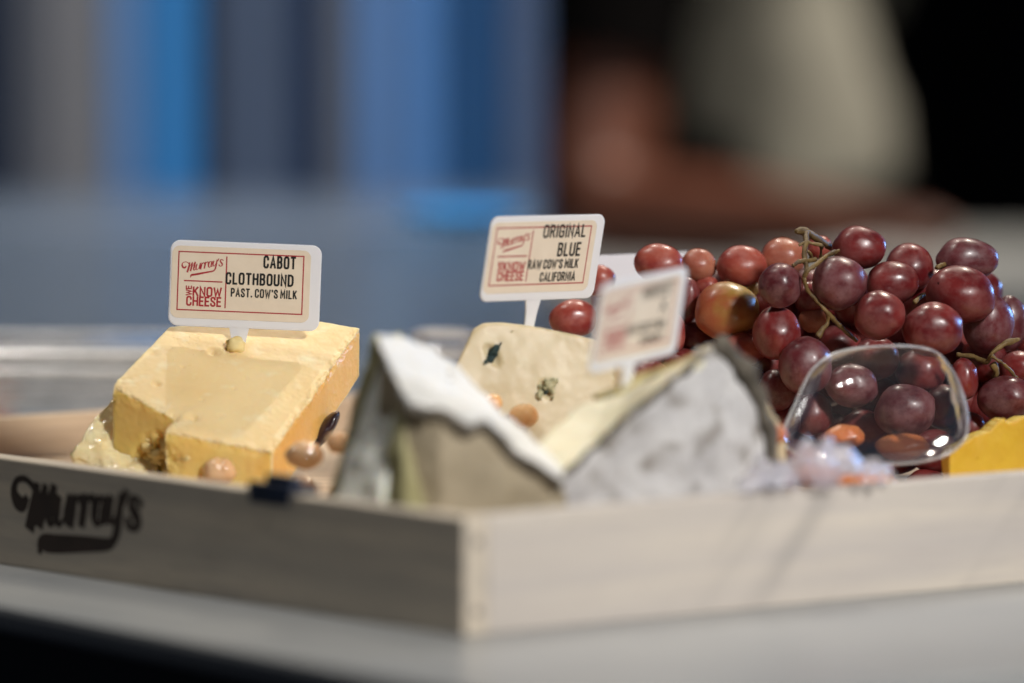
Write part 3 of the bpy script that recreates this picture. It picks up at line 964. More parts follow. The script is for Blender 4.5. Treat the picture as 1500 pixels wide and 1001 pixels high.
# ------------------------------------------------------------------ white bloomy wedge at the near corner
A_ = [(552, 487, -17.5), (583, 489, -16.2), (636, 509, -14.6), (672, 539, -14.2), (708, 575, -14.4), (744, 613, -15.2), (785, 648, -16.4), (824, 684, -18.5)]
B_ = [(553, 502, -18.0), (572, 535, -19.2), (594, 590, -20.6), (622, 597, -21.0), (645, 594, -21.2), (688, 619, -21.0), (712, 613, -20.8), (740, 636, -20.6), (752, 655, -20.4), (782, 672, -20.2), (822, 700, -19.8)]
up = [at(*p) for p in A_]
lo = [at(*p) for p in B_]
nl = len(lo)
nb = len(up)
brl = Vector((-1.5, -18, ZIN))
base_front = []
for p, q in zip(lo, B_):
    base_front.append(Vector((p.x - .1, p.y - .5, ZIN + .01)))
base_left = [at(474, 706, -16.6), at(523, 716, -18.4)]
base_left = [Vector((p.x, p.y, ZIN + .01)) for p in base_left]
base_front[0] = Vector((at(545, 720, -19.5).x, -19.6, ZIN + .01))
base_front[1] = Vector((at(578, 725, -20.5).x, -20.4, ZIN + .01))
base_back = [Vector((p.x + .3, p.y + .6, ZIN + .01)) for p in up]
bri = thing('soft_cheese_wedge', 'white bloomy soft cheese wedge sloping down at the crate\'s near corner', 'cheese', brl)
# rind slab (top) with a wavy dark lower lip
th = Vector((0.05, .1, -.42))
ring = up + lo[::-1]
v, f = prism(ring, [p + th for p in ring])
mi = [0, 1] + [0] * (nb - 1) + [1] * (len(ring) - nb + 1)
v, f, mi = solid(v, f, mi, bevel=.17, seg=3, length=.25, amp=.17, scale=.8, amp2=.05, scale2=2.6, seed=2)
link('bloomy_rind', mesh_data('bloomy_rind', off(v, brl), f, [M['bloom'], M['bloom_edge']], True, mi), bri)
# body below it
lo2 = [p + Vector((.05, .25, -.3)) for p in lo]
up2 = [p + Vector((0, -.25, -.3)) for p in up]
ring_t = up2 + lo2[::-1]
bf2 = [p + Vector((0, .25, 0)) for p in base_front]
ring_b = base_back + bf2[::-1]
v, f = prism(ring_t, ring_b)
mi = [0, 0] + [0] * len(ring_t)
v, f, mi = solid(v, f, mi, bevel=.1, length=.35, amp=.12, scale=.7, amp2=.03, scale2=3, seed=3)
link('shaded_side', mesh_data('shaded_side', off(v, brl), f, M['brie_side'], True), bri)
pth = smooth_path([p + Vector((0, -.06, -.26)) for p in lo[2:]], 6)
v, f = tube(pth, [.15 + .05 * noise.noise(p * 2) for p in pth], 8)
v = [p + Vector((0, noise.noise(p * 1.7 + Vector((9, 0, 0))), noise.noise(p * 1.7 + Vector((0, 9, 0))))) * .1 for p in v]
link('dark_rind_edge', mesh_data('dark_rind_edge', off(v, brl), f, M['ash_dark']), bri)
# left cut face: olive rind, pale runny centre, olive rind (three upright strips)
T0 = up[0] + Vector((-.05, 1.9, -.2))
T1 = lo[2] + Vector((.0, 0.6, -.2))
bl0, bl1 = Vector((at(466, 706, -17.8).x, -17.8, ZIN + .01)), Vector((at(600, 735, -22.5).x, -22.5, ZIN + .01))
bk = Vector((.9, 1.0, 0))


def strip(a, b, name, mat, proud, seed, lean=0.0):
    ta, tb = T0.lerp(T1, a), T0.lerp(T1, b)
    ba, bb = bl0.lerp(bl1, a), bl0.lerp(bl1, b)
    mid_t, mid_b = [ta, tb], [ba, bb]
    outv = Vector((-.6, -.75, 0)) * proud
    v, f = prism([ta + outv * (1 - lean), tb + outv * (1 - lean), tb + bk, ta + bk], [ba + outv * (1 + lean * 2), bb + outv * (1 + lean * 2), bb + bk, ba + bk])
    v, f, mi = solid(v, f, None, bevel=.08, length=.3, amp=.14, scale=.9, amp2=.04, scale2=3, seed=seed)
    link(name, mesh_data(name, off(v, brl), f, mat), bri)


strip(0, .20, 'rind_edge', M['brie_olive'], .18, 11)
strip(.17, .74, 'runny_paste', M['brie_cream'], .22, 12, 1.2)
strip(.71, 1.0, 'rind_edge', M['brie_olive'], .2, 13)

# ------------------------------------------------------------------ blue cheese block
bu0 = -3.4
face = [(684, 500), (692, 482), (706, 474), (735, 472), (765, 475), (804, 481), (838, 489), (872, 497), (900, 540), (905, 620), (640, 620), (652, 566)]
ft = [at(x, y, bu0 + (620 - y) / 130 * 1.0 + (x - 700) * .004) for x, y in face]
ft[-3] = Vector((ft[-3].x, ft[-3].y - .4, ZIN + .01)); ft[-2] = Vector((ft[-2].x, ft[-2].y - .4, ZIN + .01))
bc = [p + Vector((1.0, 5.5, -.9 if p.z > ZIN + .5 else 0)) for p in ft]
v, f = prism(ft, bc)
bcl = Vector((1.2, 0, ZIN))
v, f, mi = solid(v, f, None, bevel=.16, seg=3, length=.2, amp=.035, scale=.6, amp2=.006, scale2=4, seed=6)
blu = thing('blue_cheese_block', 'cream block of blue cheese with two dark blue mould pockets on its face', 'cheese', bcl)
# mould pockets are dug into the face
fy = lambda px, py: at(px, py, bu0 + (620 - py) / 130 * 1.0 + (px - 700) * .004)
pockets = [((721, 521), 1.0, .5, -.55), ((799, 571), .8, .55, -.45)]
vv = []
for p in v:
    q = p.copy()
    for (pc, rx, ry, ang) in pockets:
        c = fy(*pc)
        dx, dz = q.x - c.x, q.z - c.z
        ca, sa = math.cos(ang), math.sin(ang)
        a, b = (dx * ca - dz * sa) / (.22 * ry / .5), (dx * sa + dz * ca) / (.5 * rx)
        d = a * a + b * b
        if d < 1 and q.y < 1.2: q.y += .3 * (1 - d)
    vv.append(q)
link('body', mesh_data('body', off(vv, bcl), f, M['blue_paste']), blu)


def vein(pc, sc_, mat, seed, depth, stretchv, ang):
    c = fy(*pc)
    v, f = ball(1, 3, lambda q: 1 + .6 * noise.noise(q * 1.7 + Vector((seed, 0, 0))) + .4 * noise.noise(q * 3.8 + Vector((0, seed, 0))))
    out = []
    ca, sa = math.cos(ang), math.sin(ang)
    for p in v:
        x, z = p.x * sc_ * stretchv, p.z * sc_
        out.append(Vector((x * ca - z * sa, p.y * .16 + depth, x * sa + z * ca)) + c)
    link('mould_vein', mesh_data('mould_vein', off(out, bcl), f, mat), blu)


rv = random.Random(4)
for q_ in range(7):
    vein((721 + (q_ - 3) * 3.4 + rv.uniform(-3, 3), 521 - (q_ - 3) * 5 + rv.uniform(-3, 3)), rv.uniform(.05, .11), M['blue_vein'], rv.random() * 9, .14, .8, -.5)
for q_ in range(6):
    vein((799 + rv.uniform(-12, 12), 571 + rv.uniform(-14, 16)), rv.uniform(.04, .09), M['vein_halo'], rv.random() * 9, .08, .9, -.5)
vein((722, 517), .36, M['blue_vein'], 1.2, .17, .5, -.55)
vein((717, 527), .2, M['blue_vein'], 5.2, .17, .8, -.3)
vein((729, 510), .16, M['blue_vein'], 9.2, .12, .6, -.6)
vein((799, 571), .24, M['blue_vein'], 7.7, .24, .6, -.4)
vein((806, 562), .3, M['vein_halo'], 2.7, .1, .8, -.9)
vein((790, 580), .22, M['vein_halo'], 4.7, .1, .6, -.3)

# its sign, turned a little and leaning
L2 = []
for txt, x0, yb, x1, h, sw, gap in (('ORIGINAL', 2.82, 2.56, 5.0, .46, .085, .3), ('BLUE', 3.72, 1.80, 4.86, .48, .09, .3), ("RAW COW'S MILK", 2.25, 1.30, 4.86, .32, .068, .32), ('CALIFORNIA', 2.98, .78, 4.80, .32, .065, .32)):
    L2.append((txt, x0, x1, yb, h, sw, gap))
yr = .5
s_bl = at(702, 443, yr - 4.0); s_br = at(869, 437, yr)
ub = s_br - s_bl
sign('white sign reading Original Blue leaning above the blue cheese block', s_br - ub.normalized() * CW, ub, at(887, 313, yr - .53) - s_br, L2)

# ------------------------------------------------------------------ ash-coated wedge
edge = [at(1030, 520, -15.0), at(985, 560, -16.0), at(937, 600, -16.9), at(872, 658, -18.0), at(815, 706, -19.2)]
upl = [at(1046, 507, -13.8), at(960, 541, -13.4), at(866, 577, -13.2), at(782, 652, -16.6)]
rt = [at(1078, 522, -13.8), at(1104, 556, -13.9), at(1126, 612, -14.0), at(1136, 668, -14.2)]
asl = Vector((6, -16, ZIN))
ash = thing('ash_rind_wedge', 'soft cheese wedge with mottled grey ash rind and ivory cut face', 'cheese', asl)
eb = [Vector((p.x, p.y - .15, ZIN + .01)) for p in edge]
rb_ = Vector((rt[-1].x + .2, rt[-1].y, ZIN + .01))
# cut-face slab: straw band along the top, ivory below
mid = [upl[i].lerp(edge[min(i * 1, 3)], .3) for i in range(3)]
inn = Vector((.5, 1.2, -.6))
ring = [upl[0], upl[1], upl[2], mid[2], mid[1], mid[0]]
v, f = prism(ring, [p + Vector((.3, .8, -1.0)) for p in ring])
v, f, _ = solid(v, f, None, bevel=.1, length=.3, amp=.1, scale=1, amp2=.05, scale2=3, seed=8)
link('straw_rind', mesh_data('straw_rind', off(v, asl), f, M['yellow_rind']), ash)
ring = [mid[0], mid[1], mid[2], upl[2].lerp(upl[3], .25), upl[3], edge[4], edge[3], edge[2], edge[1], edge[0]]
v, f = prism(ring, [Vector((p.x + .5, p.y + 1.0, max(ZIN + .02, p.z - 2.0))) for p in ring])
v, f, _ = solid(v, f, None, bevel=.12, length=.3, amp=.08, scale=.9, amp2=.02, scale2=3, seed=9)
link('ivory_paste', mesh_data('ivory_paste', off(v, asl), f, M['cream']), ash)
# ash rind face with its back
ring = [upl[0]] + rt + [rb_] + [eb[4]] + edge[::-1]
v, f = prism(ring, [p + Vector((-.2, 1.6, 0)) for p in ring])
v, f, _ = solid(v, f, None, bevel=.16, seg=3, length=.25, amp=.16, scale=.8, amp2=.06, scale2=2.6, seed=10)
link('ash_rind', mesh_data('ash_rind', off(v, asl), f, M['ash']), ash)
pth = smooth_path([upl[0] + Vector((0, -.1, 0))] + [p + Vector((-.1, -.15, 0)) for p in rt] + [rb_], 6)
v, f = tube(pth, [.34 + .2 * noise.noise(p * 1.6) for p in pth], 8)
v = [p + Vector((noise.noise(p * 1.7), noise.noise(p * 1.7 + Vector((9, 0, 0))), noise.noise(p * 1.7 + Vector((0, 9, 0))))) * .16 for p in v]
link('dark_rind_edge', mesh_data('dark_rind_edge', off(v, asl), f, M['ash_dark']), ash)
pth = smooth_path([p + Vector((0, -.05, .02)) for p in edge], 8)
v, f = tube(pth, [.13 + .1 * noise.noise(p * 2.2) for p in pth], 8)
v = [p + Vector((noise.noise(p * 1.7), noise.noise(p * 1.7 + Vector((9, 0, 0))), noise.noise(p * 1.7 + Vector((0, 9, 0))))) * .14 for p in v]
link('dark_rind_edge', mesh_data('dark_rind_edge', off(v, asl), f, M['ash_dark']), ash)

L3 = [('HARVEST', 2.95, 5.0, 2.52, .46, .075, .2), ('X', 4.35, 4.75, 1.84, .46, .08, .2), ("RAW COW'S MILK", 2.2, 4.86, 1.24, .3, .06, .24), ('VERMONT', 3.2, 4.8, .72, .3, .055, .24)]
s_bl = at(863, 549, -16.6); s_br = at(985, 520, -11.8)
ub = s_br - s_bl
sign('small white sign out of focus above the ash-rind wedge, its print blurred', s_bl, ub, at(877, 419, -17.4) - s_bl, L3)

# white sign seen between the two signs, behind the red grapes
c0 = at(884, 470, 9.5)
sign('blank white sign half hidden behind the red grapes', at(868, 497, 8.0), (1, .75, 0), (0, .05, 1), None)

# pale wedge right behind the ash cheese
top = [at(1074, 534, -8.6), at(1094, 527, -8.8), at(1152, 640, -10.0), at(1150, 690, -10.2), at(1060, 690, -10.0), at(1058, 600, -9.0)]
pwl = Vector((top[0].x, -8.6, ZIN))
top[3].z = top[4].z = ZIN + .01
v, f = prism(top, [p + Vector((-.9, 2.2, 0)) for p in top])
mi = [0, 1] + [0, 1, 1, 0, 0, 0]
v, f, mi = solid(v, f, mi, bevel=.06, length=.2, amp=.04, amp2=.04, scale2=4, seed=14)
tag(link('cheese_slice', mesh_data('cheese_slice', off(v, pwl), f, [M['blue_paste'], M['cheddar_side']], True, mi), None, pwl), 'thin pale cheese slice leaning between the ash wedge and dark grapes', 'cheese')

# deep yellow wedge at the right edge
prof = [(1391, 668), (1397, 656), (1415, 648), (1428, 640), (1438, 636), (1450, 632), (1457, 624), (1466, 616), (1472, 613), (1475, 621), (1488, 617), (1500, 611), (1540, 608), (1600, 606)]
ft = [at(x, y, -5.0 + (x - 1391) * .012) for x, y in prof]
ft += [Vector((ft[-1].x, ft[-1].y, ZIN + .01)), Vector((ft[0].x, ft[0].y, ZIN + .01))]
bk_ = [p + Vector((-.2, 2.2, -.15)) if k < len(prof) else p + Vector((0, 2.2, 0)) for k, p in enumerate(ft)]
ywl = Vector((ft[4].x + 2, 0, ZIN))
v, f = prism(ft, bk_)
mi = [0, 0] + [1] * (len(prof) - 1) + [0, 0, 0]
v, f, mi = solid(v, f, mi, bevel=.05, length=.2, amp=.04, scale=1, amp2=.015, scale2=4, seed=15)
tag(link('yellow_cheese', mesh_data('yellow_cheese', off(v, ywl), f, [M['yellow'], M['yellow_top']], True, mi), None, ywl), 'deep yellow cheese with a jagged top edge at the right of the crate', 'cheese')

# ------------------------------------------------------------------ grapes
grape_me = []
for k in range(4):
    v, f = ball(1, 4, lambda q, k=k: 1 + .09 * noise.noise(q * 1.1 + Vector((k * 9, 0, 0))) - .05 * max(0, q.x - .93) / .07 + .012 * noise.noise(q * 4 + Vector((k * 5, 2, 0))))
    grape_me.append(mesh_data('grape', v, f, M['stem']))
rg = random.Random(3)
GY = 1.8


def grape(parent, ploc, px, py, rx, ry, Y, kind):
    c = at(px, py, Y + GY)
    k = FPX / (c - CAM).length
    a, b = rx / k, ry / k
    o_ = link('grape', rg.choice(grape_me), parent, c - ploc)
    o_.scale = (a, min(a, b) * rg.uniform(.95, 1.05), b)
    o_.rotation_euler = (rg.uniform(-.25, .25), rg.uniform(-.12, .12), rg.uniform(-.4, .4))
    if a > b * 1.08:      # the stem scar end points sideways, sometimes away
        if rg.random() < .5: o_.scale.x *= -1 if False else 1
    o_.material_slots[0].link = 'OBJECT'
    o_.material_slots[0].material = G[kind]
    return o_


Z5 = lambda x, y, rx, ry, Y, k: (900 + x / 2.4417, 310 + y / 2.4417, rx / 2.4417, ry / 2.4417, Y, k)
right = [Z5(*t) for t in [
    (875, 130, 97, 77, 1.2, 'dark'), (1058, 200, 88, 86, 2.4, 'dark'), (995, 258, 95, 80, .6, 'dark'), (1260, 172, 112, 78, 2.6, 'dusty'),
    (1240, 298, 126, 104, .2, 'dark'), (805, 258, 98, 97, -.8, 'dusty'), (595, 265, 77, 82, -.9, 'dusty'), (950, 373, 92, 89, -1.5, 'dark'),
    (1140, 422, 110, 96, -1.5, 'dark'), (1335, 402, 90, 108, 1.6, 'dusty'), (1415, 400, 62, 100, 3.6, 'dusty'), (582, 435, 88, 97, -.4, 'dark'),
    (685, 552, 97, 104, -1.4, 'dusty'), (1250, 600, 52, 76, -.4, 'dark'), (1405, 672, 104, 84, -.6, 'dusty'), (1445, 560, 75, 60, 1.6, 'dark'),
    (710, 388, 52, 46, 2.0, 'orange'), (700, 310, 56, 62, 2.2, 'dark'), (580, 640, 72, 76, .3, 'dusty'), (850, 622, 97, 78, .4, 'dusty'),
    (1040, 712, 112, 96, -.6, 'dusty'), (1272, 775, 56, 58, .4, 'dark'), (800, 480, 82, 72, 2.6, 'dark'), (935, 525, 88, 80, 2.4, 'dark'),
    (1095, 570, 92, 80, 2.6, 'dark'), (1320, 530, 84, 82, 3.4, 'dark'), (700, 720, 84, 82, 1.6, 'dark'), (890, 790, 92, 82, 2.0, 'dark'),
    (1180, 700, 80, 80, 1.8, 'dark'), (1360, 830, 92, 80, 1.8, 'dark'), (1500, 780, 92, 84, 1.4, 'dark'), (1530, 620, 92, 84, 1.6, 'dusty'),
    (1120, 330, 84, 84, 3.4, 'dark'), (1500, 440, 90, 90, 4.6, 'dark'), (860, 330, 80, 80, 3.2, 'dark'), (600, 740, 74, 70, 1.0, 'dark'), (1150, 860, 90, 80, .8, 'dark'),
    (760, 620, 84, 80, 3.6, 'dark'), (930, 660, 88, 80, 3.8, 'dark'), (1090, 740, 88, 84, 3.6, 'dark'), (1240, 680, 84, 80, 3.8, 'dark'), (1390, 560, 84, 80, 4.6, 'dark'),
    (1180, 520, 90, 84, 4.4, 'dark'), (1330, 700, 84, 80, 3.6, 'dark'), (1480, 700, 90, 80, 3.8, 'dark'), (1010, 470, 90, 84, 4.4, 'dark'), (1380, 480, 84, 80, 5.4, 'dusty'),
    (780, 800, 84, 80, 2.4, 'dark'), (1020, 860, 90, 80, 2.2, 'dark'), (1260, 860, 88, 80, 2.6, 'dark'), (640, 860, 84, 80, 2.2, 'dark'), (1430, 940, 90, 80, 1.6, 'dark'),
    (920, 930, 88, 80, 1.6, 'dark'), (1500, 900, 90, 84, 3.4, 'dark'), (1560, 540, 84, 90, 4.2, 'dusty'), (1600, 720, 90, 84, 2.4, 'dusty'), (740, 960, 84, 80, 1.2, 'dark'), (1120, 1000, 88, 80, .4, 'dark'), (1300, 1000, 88, 80, .8, 'dark'), (560, 960, 80, 80, 1.0, 'dark')]]
left = [
    Z5(160, 187, 92, 72, 3.2, 'red'), Z5(302, 192, 64, 60, 4.4, 'orange'), Z5(458, 197, 92, 76, 4.0, 'red'), Z5(606, 167, 82, 72, 5.0, 'orange'),
    Z5(403, 357, 116, 105, 2.0, 'olive'), Z5(332, 268, 46, 40, 4.2, 'red'), Z5(262, 318, 46, 84, 3.2, 'dark'), Z5(222, 432, 32, 72, 2.4, 'red'),
    Z5(505, 285, 54, 66, 5.4, 'olive'), Z5(462, 495, 82, 62, 1.4, 'red'), Z5(288, 456, 60, 62, 3.4, 'dark'), (840, 467, 36, 28, 4.0, 'red'),
    (880, 412, 22, 24, 5.0, 'red'), Z5(735, 130, 44, 44, 5.0, 'red'), (915, 480, 40, 36, 4.4, 'red'), (955, 505, 38, 34, 3.4, 'red'),
    (985, 452, 34, 34, 5.2, 'dark'), (905, 520, 34, 34, 3.6, 'dark'), (1005, 545, 38, 34, 2.6, 'dark'), (1050, 560, 38, 36, 2.2, 'dark'),
    (1090, 570, 38, 36, 1.4, 'dark'), (950, 560, 36, 34, 2.2, 'dark'), (1045, 500, 36, 34, 4.4, 'dark'), (1100, 470, 36, 36, 4.2, 'dark'),
    (1010, 405, 30, 30, 6.2, 'red'), (1130, 410, 36, 36, 6.4, 'red'), (1120, 615, 36, 34, 1.2, 'dark'), (1136, 455, 36, 36, 3.0, 'dark'), (1122, 531, 38, 38, 2.6, 'dark'), (1155, 560, 36, 36, 3.2, 'dark')] + [(1060 + 62 * (i % 8) + 30 * (i // 8 % 2), 430 + 58 * (i // 8), 38, 37, 6.2, 'dark') for i in range(32) if not (i < 8 and i > 6)]
rl_ = Vector((13.5, 1, ZIN)); ll_ = Vector((6.5, 3.5, ZIN))
bun = thing('grape_bunch', 'large bunch of dusty dark red grapes heaped on a knobbly brown stem', 'grapes', rl_, 'bunches of grapes')
for g in right: grape(bun, rl_, *g)
bun2 = thing('grape_bunch', 'smaller bunch of bright red, orange and yellow-green grapes behind the signs', 'grapes', ll_, 'bunches of grapes')
for g in left: grape(bun2, ll_, *g)

Z4 = lambda x, y, Y: at(1080 + x / 5.559, 320 + y / 5.559, Y + GY)
ZB = lambda x, y, Y: at(1280 + x / 3.45, 330 + y / 3.45, Y + GY)
branches = [
    ([Z4(478, 108, .2), Z4(540, 105, .5), Z4(640, 160, 1.2), Z4(720, 210, 2.0), Z4(790, 250, 2.6)], [.13, .2, .2, .18, .15]),
    ([Z4(555, 120, .4), Z4(560, 190, -.2), Z4(545, 270, -.6), Z4(548, 340, -.8), Z4(565, 400, -1.0), Z4(545, 460, -1.4), Z4(548, 510, -1.5)], [.15, .13, .12, .14, .11, .1, .13]),
    ([Z4(500, 225, -.4), Z4(560, 195, -.3), Z4(640, 212, -.2), Z4(684, 222, -.1), Z4(682, 270, .1), Z4(680, 330, .5)], [.07, .08, .08, .1, .08, .1]),
    ([Z4(455, 390, -1.3), Z4(490, 360, -1.1), Z4(545, 345, -.9), Z4(610, 342, -.6), Z4(640, 330, -.5)], [.1, .1, .11, .1, .12]),
    ([Z4(548, 470, -1.5), Z4(580, 420, -1.6), Z4(650, 370, -1.3), Z4(720, 310, -.8), Z4(770, 285, -.3), Z4(830, 262, .3)], [.1, .12, .12, .1, .13, .08]),
    ([Z4(548, 500, -1.5), Z4(575, 590, -1.3), Z4(640, 660, -1.2), Z4(720, 750, -1.2), Z4(790, 830, -.9), Z4(880, 920, -.6), Z4(980, 1000, -.3)], [.11, .09, .1, .1, .12, .11, .1]),
    ([Z4(655, 965, -1.3), Z4(690, 910, -1.2), Z4(735, 850, -1.0), Z4(742, 780, -1.1)], [.18, .12, .1, .1]),
    ([Z4(575, 270, -.3), Z4(600, 300, 0), Z4(590, 350, .2)], [.08, .09, .1]),
    ([ZB(420, 655, .4), ZB(500, 665, .2), ZB(570, 690, -.2), ZB(600, 645, -.4), ZB(660, 600, -.2), ZB(690, 590, 0), ZB(735, 575, .2)], [.12, .12, .13, .11, .14, .2, .08]),
    ([ZB(592, 660, -.6), ZB(640, 690, -.5), ZB(690, 735, -.2), ZB(725, 775, .2)], [.1, .08, .08, .08]),
    ([ZB(600, 700, -.3), ZB(620, 740, -.2), ZB(600, 790, .2)], [.2, .16, .1]),
    ([ZB(320, 215, 1.2), ZB(350, 200, 1.8), ZB(390, 190, 2.6)], [.14, .12, .1]),
    ([ZB(205, 390, .4), ZB(240, 360, .9), ZB(280, 340, 1.6)], [.12, .12, .1]),
]
for grp in (range(0, 8), range(8, 11), (11,), (12,)):
    parts = []
    for q_ in grp:
        p, r = branches[q_]
        pp = smooth_path(p, 5)
        rr = [q.x for q in smooth_path([(x, 0, 0) for x in r], 5)]
        parts.append(tube(pp, [max(.03, x * .8 * (1 + .3 * noise.noise(q * 5))) for x, q in zip(rr, pp)], 9))
    v, f = merge(parts)
    v = [p + Vector((noise.noise(p * 7), noise.noise(p * 7 + Vector((5, 0, 0))), noise.noise(p * 7 + Vector((0, 5, 0))))) * .035 for p in map(Vector, v)]
    link('stem', mesh_data('stem', off(v, rl_), f, M['stem']), bun)

# ------------------------------------------------------------------ nuts and dried fruit
NUT = []
for k in range(4):
    def fn(q, k=k):
        cleft = -.16 * math.exp(-((q.x - .15) / .16) ** 2) * max(0, q.z + .3)
        return 1 + .12 * noise.noise(q * 1.4 + Vector((k * 7, 0, 0))) + .05 * noise.noise(Vector((q.x * 2, q.y * 5, q.z * 2)) + Vector((k * 4, 1, 0))) + (cleft if k % 2 else 0)
    v, f = ball(1, 4, fn)
    NUT.append((v, f))


def nut(name, label, cat, px, py, rx, ry, Y, mat, shape=0, group=None, rot=0.0, pos=None):
    c = pos or at(px, py, Y)
    kpx = FPX / (c - CAM).length
    a, b = rx / kpx, ry / kpx
    v, f = NUT[shape]
    v = [Vector((p.x * a, p.y * (a + b) / 2, p.z * b)) for p in v]
    o_ = link(name, mesh_data(name, v, f, mat), None, c)
    o_.rotation_euler = (0, 0, rot)
    return tag(o_, label, cat, group)


GN = 'glazed nuts in the crate'
nut('nut', 'cleft glazed nut just behind the crate rim below the cheddar', 'nut', 321, 690, 25, 20, -4.6, M['nut'], 1, GN)
nut('nut', 'biggest shiny glazed nut beside the right foot of the cheddar', 'nut', 447, 667, 29, 20, -8.6, M['nut'], 0, GN, .3)
nut('nut', 'glazed nut squeezed against the left side of the white soft cheese', 'nut', 497, 648, 20, 17, -9.0, M['nut'], 2, GN)
nut('nut', 'orange glazed nut peeping over the white slope of the soft cheese', 'nut', 722, 590, 15, 13, -3.9, M['nut_or'], 0, GN)
nut('nut', 'chipped orange nut in front of the blue cheese block', 'nut', 768, 609, 22, 18, -3.7, M['nut_or'], 1, GN, .8)
# the layer below that they lie on (seen between the pieces)
for k, (px, py, Y, lab) in enumerate([(440, 712, -7.0, 'glazed nut under the biggest nut, mostly below the crate rim'), (330, 722, -3.8, 'glazed nut under the cleft nut, hidden by the crate rim'),
                                      (505, 690, -9, 'glazed nut low between cheddar and white soft cheese'), (742, 640, -4.6, 'orange nut under the two orange nuts beside the blue cheese'), (775, 650, -4.4, 'glazed nut under the chipped orange nut, hidden behind the soft cheese')]):
    c = at(px, py, Y); c.z = ZIN + .68
    nut('nut', lab, 'nut', 0, 0, 28, 25, Y, M['nut'], k % 4, GN, k, pos=c)
c = at(481, 636, -3.6)
nut('gap_shade', 'black lump standing in for the shaded gap under the right end of the cheddar', 'dried fruit', 475, 632, 11, 36, -.4, M['gapdark'], 2).rotation_euler = (0, .62, 0)  # shade of the gap drawn as a long black lump
GA = 'dried apricots in the crate'
nut('dried_apricot', 'dried apricot wedged at the right foot of the ash-rind wedge', 'dried fruit', 1133, 636, 20, 15, -11, M['apricot'], 1, GA)
nut('dried_apricot', 'dried apricot seen through the clear cup, left of centre', 'dried fruit', 1238, 640, 30, 18, -2.4, M['apricot'], 0, GA)
nut('dried_apricot', 'dried apricot seen through the lower right of the clear cup', 'dried fruit', 1322, 655, 40, 20, -2.6, M['apricot'], 2, GA)
nut('dried_apricot', 'dried apricot under the crumpled film just above the crate rim', 'dried fruit', 1195, 694, 40, 16, -15, M['apricot'], 3, GA)
c = at(1270, 700, -3.5); c.z = ZIN + .7
nut('dried_apricot', 'dried apricot beneath the clear cup, behind the crate rim', 'dried fruit', 0, 0, 50, 26, -3, M['apricot'], 1, GA, .5, pos=c)

# ------------------------------------------------------------------ clear plastic cup lying in front of the grapes
Z7 = lambda x, y: (1080 + x / 3.571, 480 + y / 3.571)
rim2 = [(236, 560), (262, 490), (305, 395), (375, 245), (440, 175), (520, 132), (640, 106), (820, 95), (960, 104), (1045, 132), (1105, 195), (1160, 290), (1198, 420), (1206, 510), (1190, 580), (1130, 645), (1020, 690), (860, 712), (640, 715), (430, 700), (300, 655), (246, 610)]
rim2 = [Z7(*p) for p in rim2]
rimp = [at(x, y, -3.4 - (y - 506) / 170 * 3.4) for x, y in rim2]
rimp = [p for p in smooth_path(rimp + [rimp[0]], 4)][:-1]
cc = sum(rimp, Vector()) / len(rimp)
nrm = Vector((0, -.88, .47)).normalized()
cul = Vector((cc.x, cc.y, ZIN))
cup = thing('plastic_cup', 'clear rounded plastic cup tipped on its side before the dark grapes', 'cup', cul)
n = len(rimp)
vs, fs = [], []
prof = [(1.0, 0), (.97, .22), (.92, .45), (.85, .68), (.76, .88), (.64, 1.04), (.48, 1.16), (.3, 1.23), (.15, 1.25)]
for s_, d_ in prof:
    for p in rimp: vs.append(cc + (p - cc) * s_ - nrm * d_)
vs.append(cc - nrm * 1.255)
for i in range(len(prof) - 1):
    for k in range(n):
        k2 = (k + 1) % n
        fs.append([i * n + k, i * n + k2, (i + 1) * n + k2, (i + 1) * n + k])
b0 = (len(prof) - 1) * n
for k in range(n): fs.append([b0 + k, b0 + (k + 1) % n, len(vs) - 1])
vs = [p + Vector((noise.noise(p * .8), noise.noise(p * .8 + Vector((7, 0, 0))), 0)) * .05 + nrm * (.035 * noise.noise(p * 2.1) + .015 * noise.noise(p * 5)) for p in vs]
w_ = link('cup_wall', mesh_data('cup_wall', off(vs, cul), fs, M['clear']), cup)
rp_ = rimp + rimp[:1]
v, f = tube(rp_, [.05 + .03 * max(0, noise.noise(p * .9)) for p in rp_], 10, cap=False)
link('cup_rim', mesh_data('cup_rim', off(v, cul), f, M['clear_rim']), cup)

# crumpled clear film over the rim
fc = at(1195, 690, -16.3)
vs, fs = [], []
nu, nv = 60, 34
for j in range(nv + 1):
    for i in range(nu + 1):
        a, b = i / nu * 2 - 1, j / nv * 2 - 1
        x = a * 2.9
        y = b * 1.3 + a * 2.0
        e = max(0, 1 - a * a) ** .5 * max(0, 1 - b * b) ** .35
        p = Vector((x, y, 0))
        z = (-.7 + 1.35 * e * (.75 + .25 * math.sin(a * 5 + 1))) + .7 * abs(noise.noise(p * 1.1)) + .5 * abs(noise.noise(p * 2.6 + Vector((4, 0, 0))))
        vs.append(Vector((x + .25 * noise.noise(p * 1.5 + Vector((0, 0, 3))), y + .3 * noise.noise(p * 1.7 + Vector((0, 0, 8))), z)))
for j in range(nv):
    for i in range(nu):
        q = j * (nu + 1) + i
        fs.append([q, q + 1, q + nu + 2, q + nu + 1])
fl = Vector((fc.x, fc.y, HB + .75))
tag(link('plastic_film', mesh_data('plastic_film', vs, fs, M['wrap'], False), None, fl), 'crumpled clear film bunched on the crate rim before the clear cup', 'plastic film')

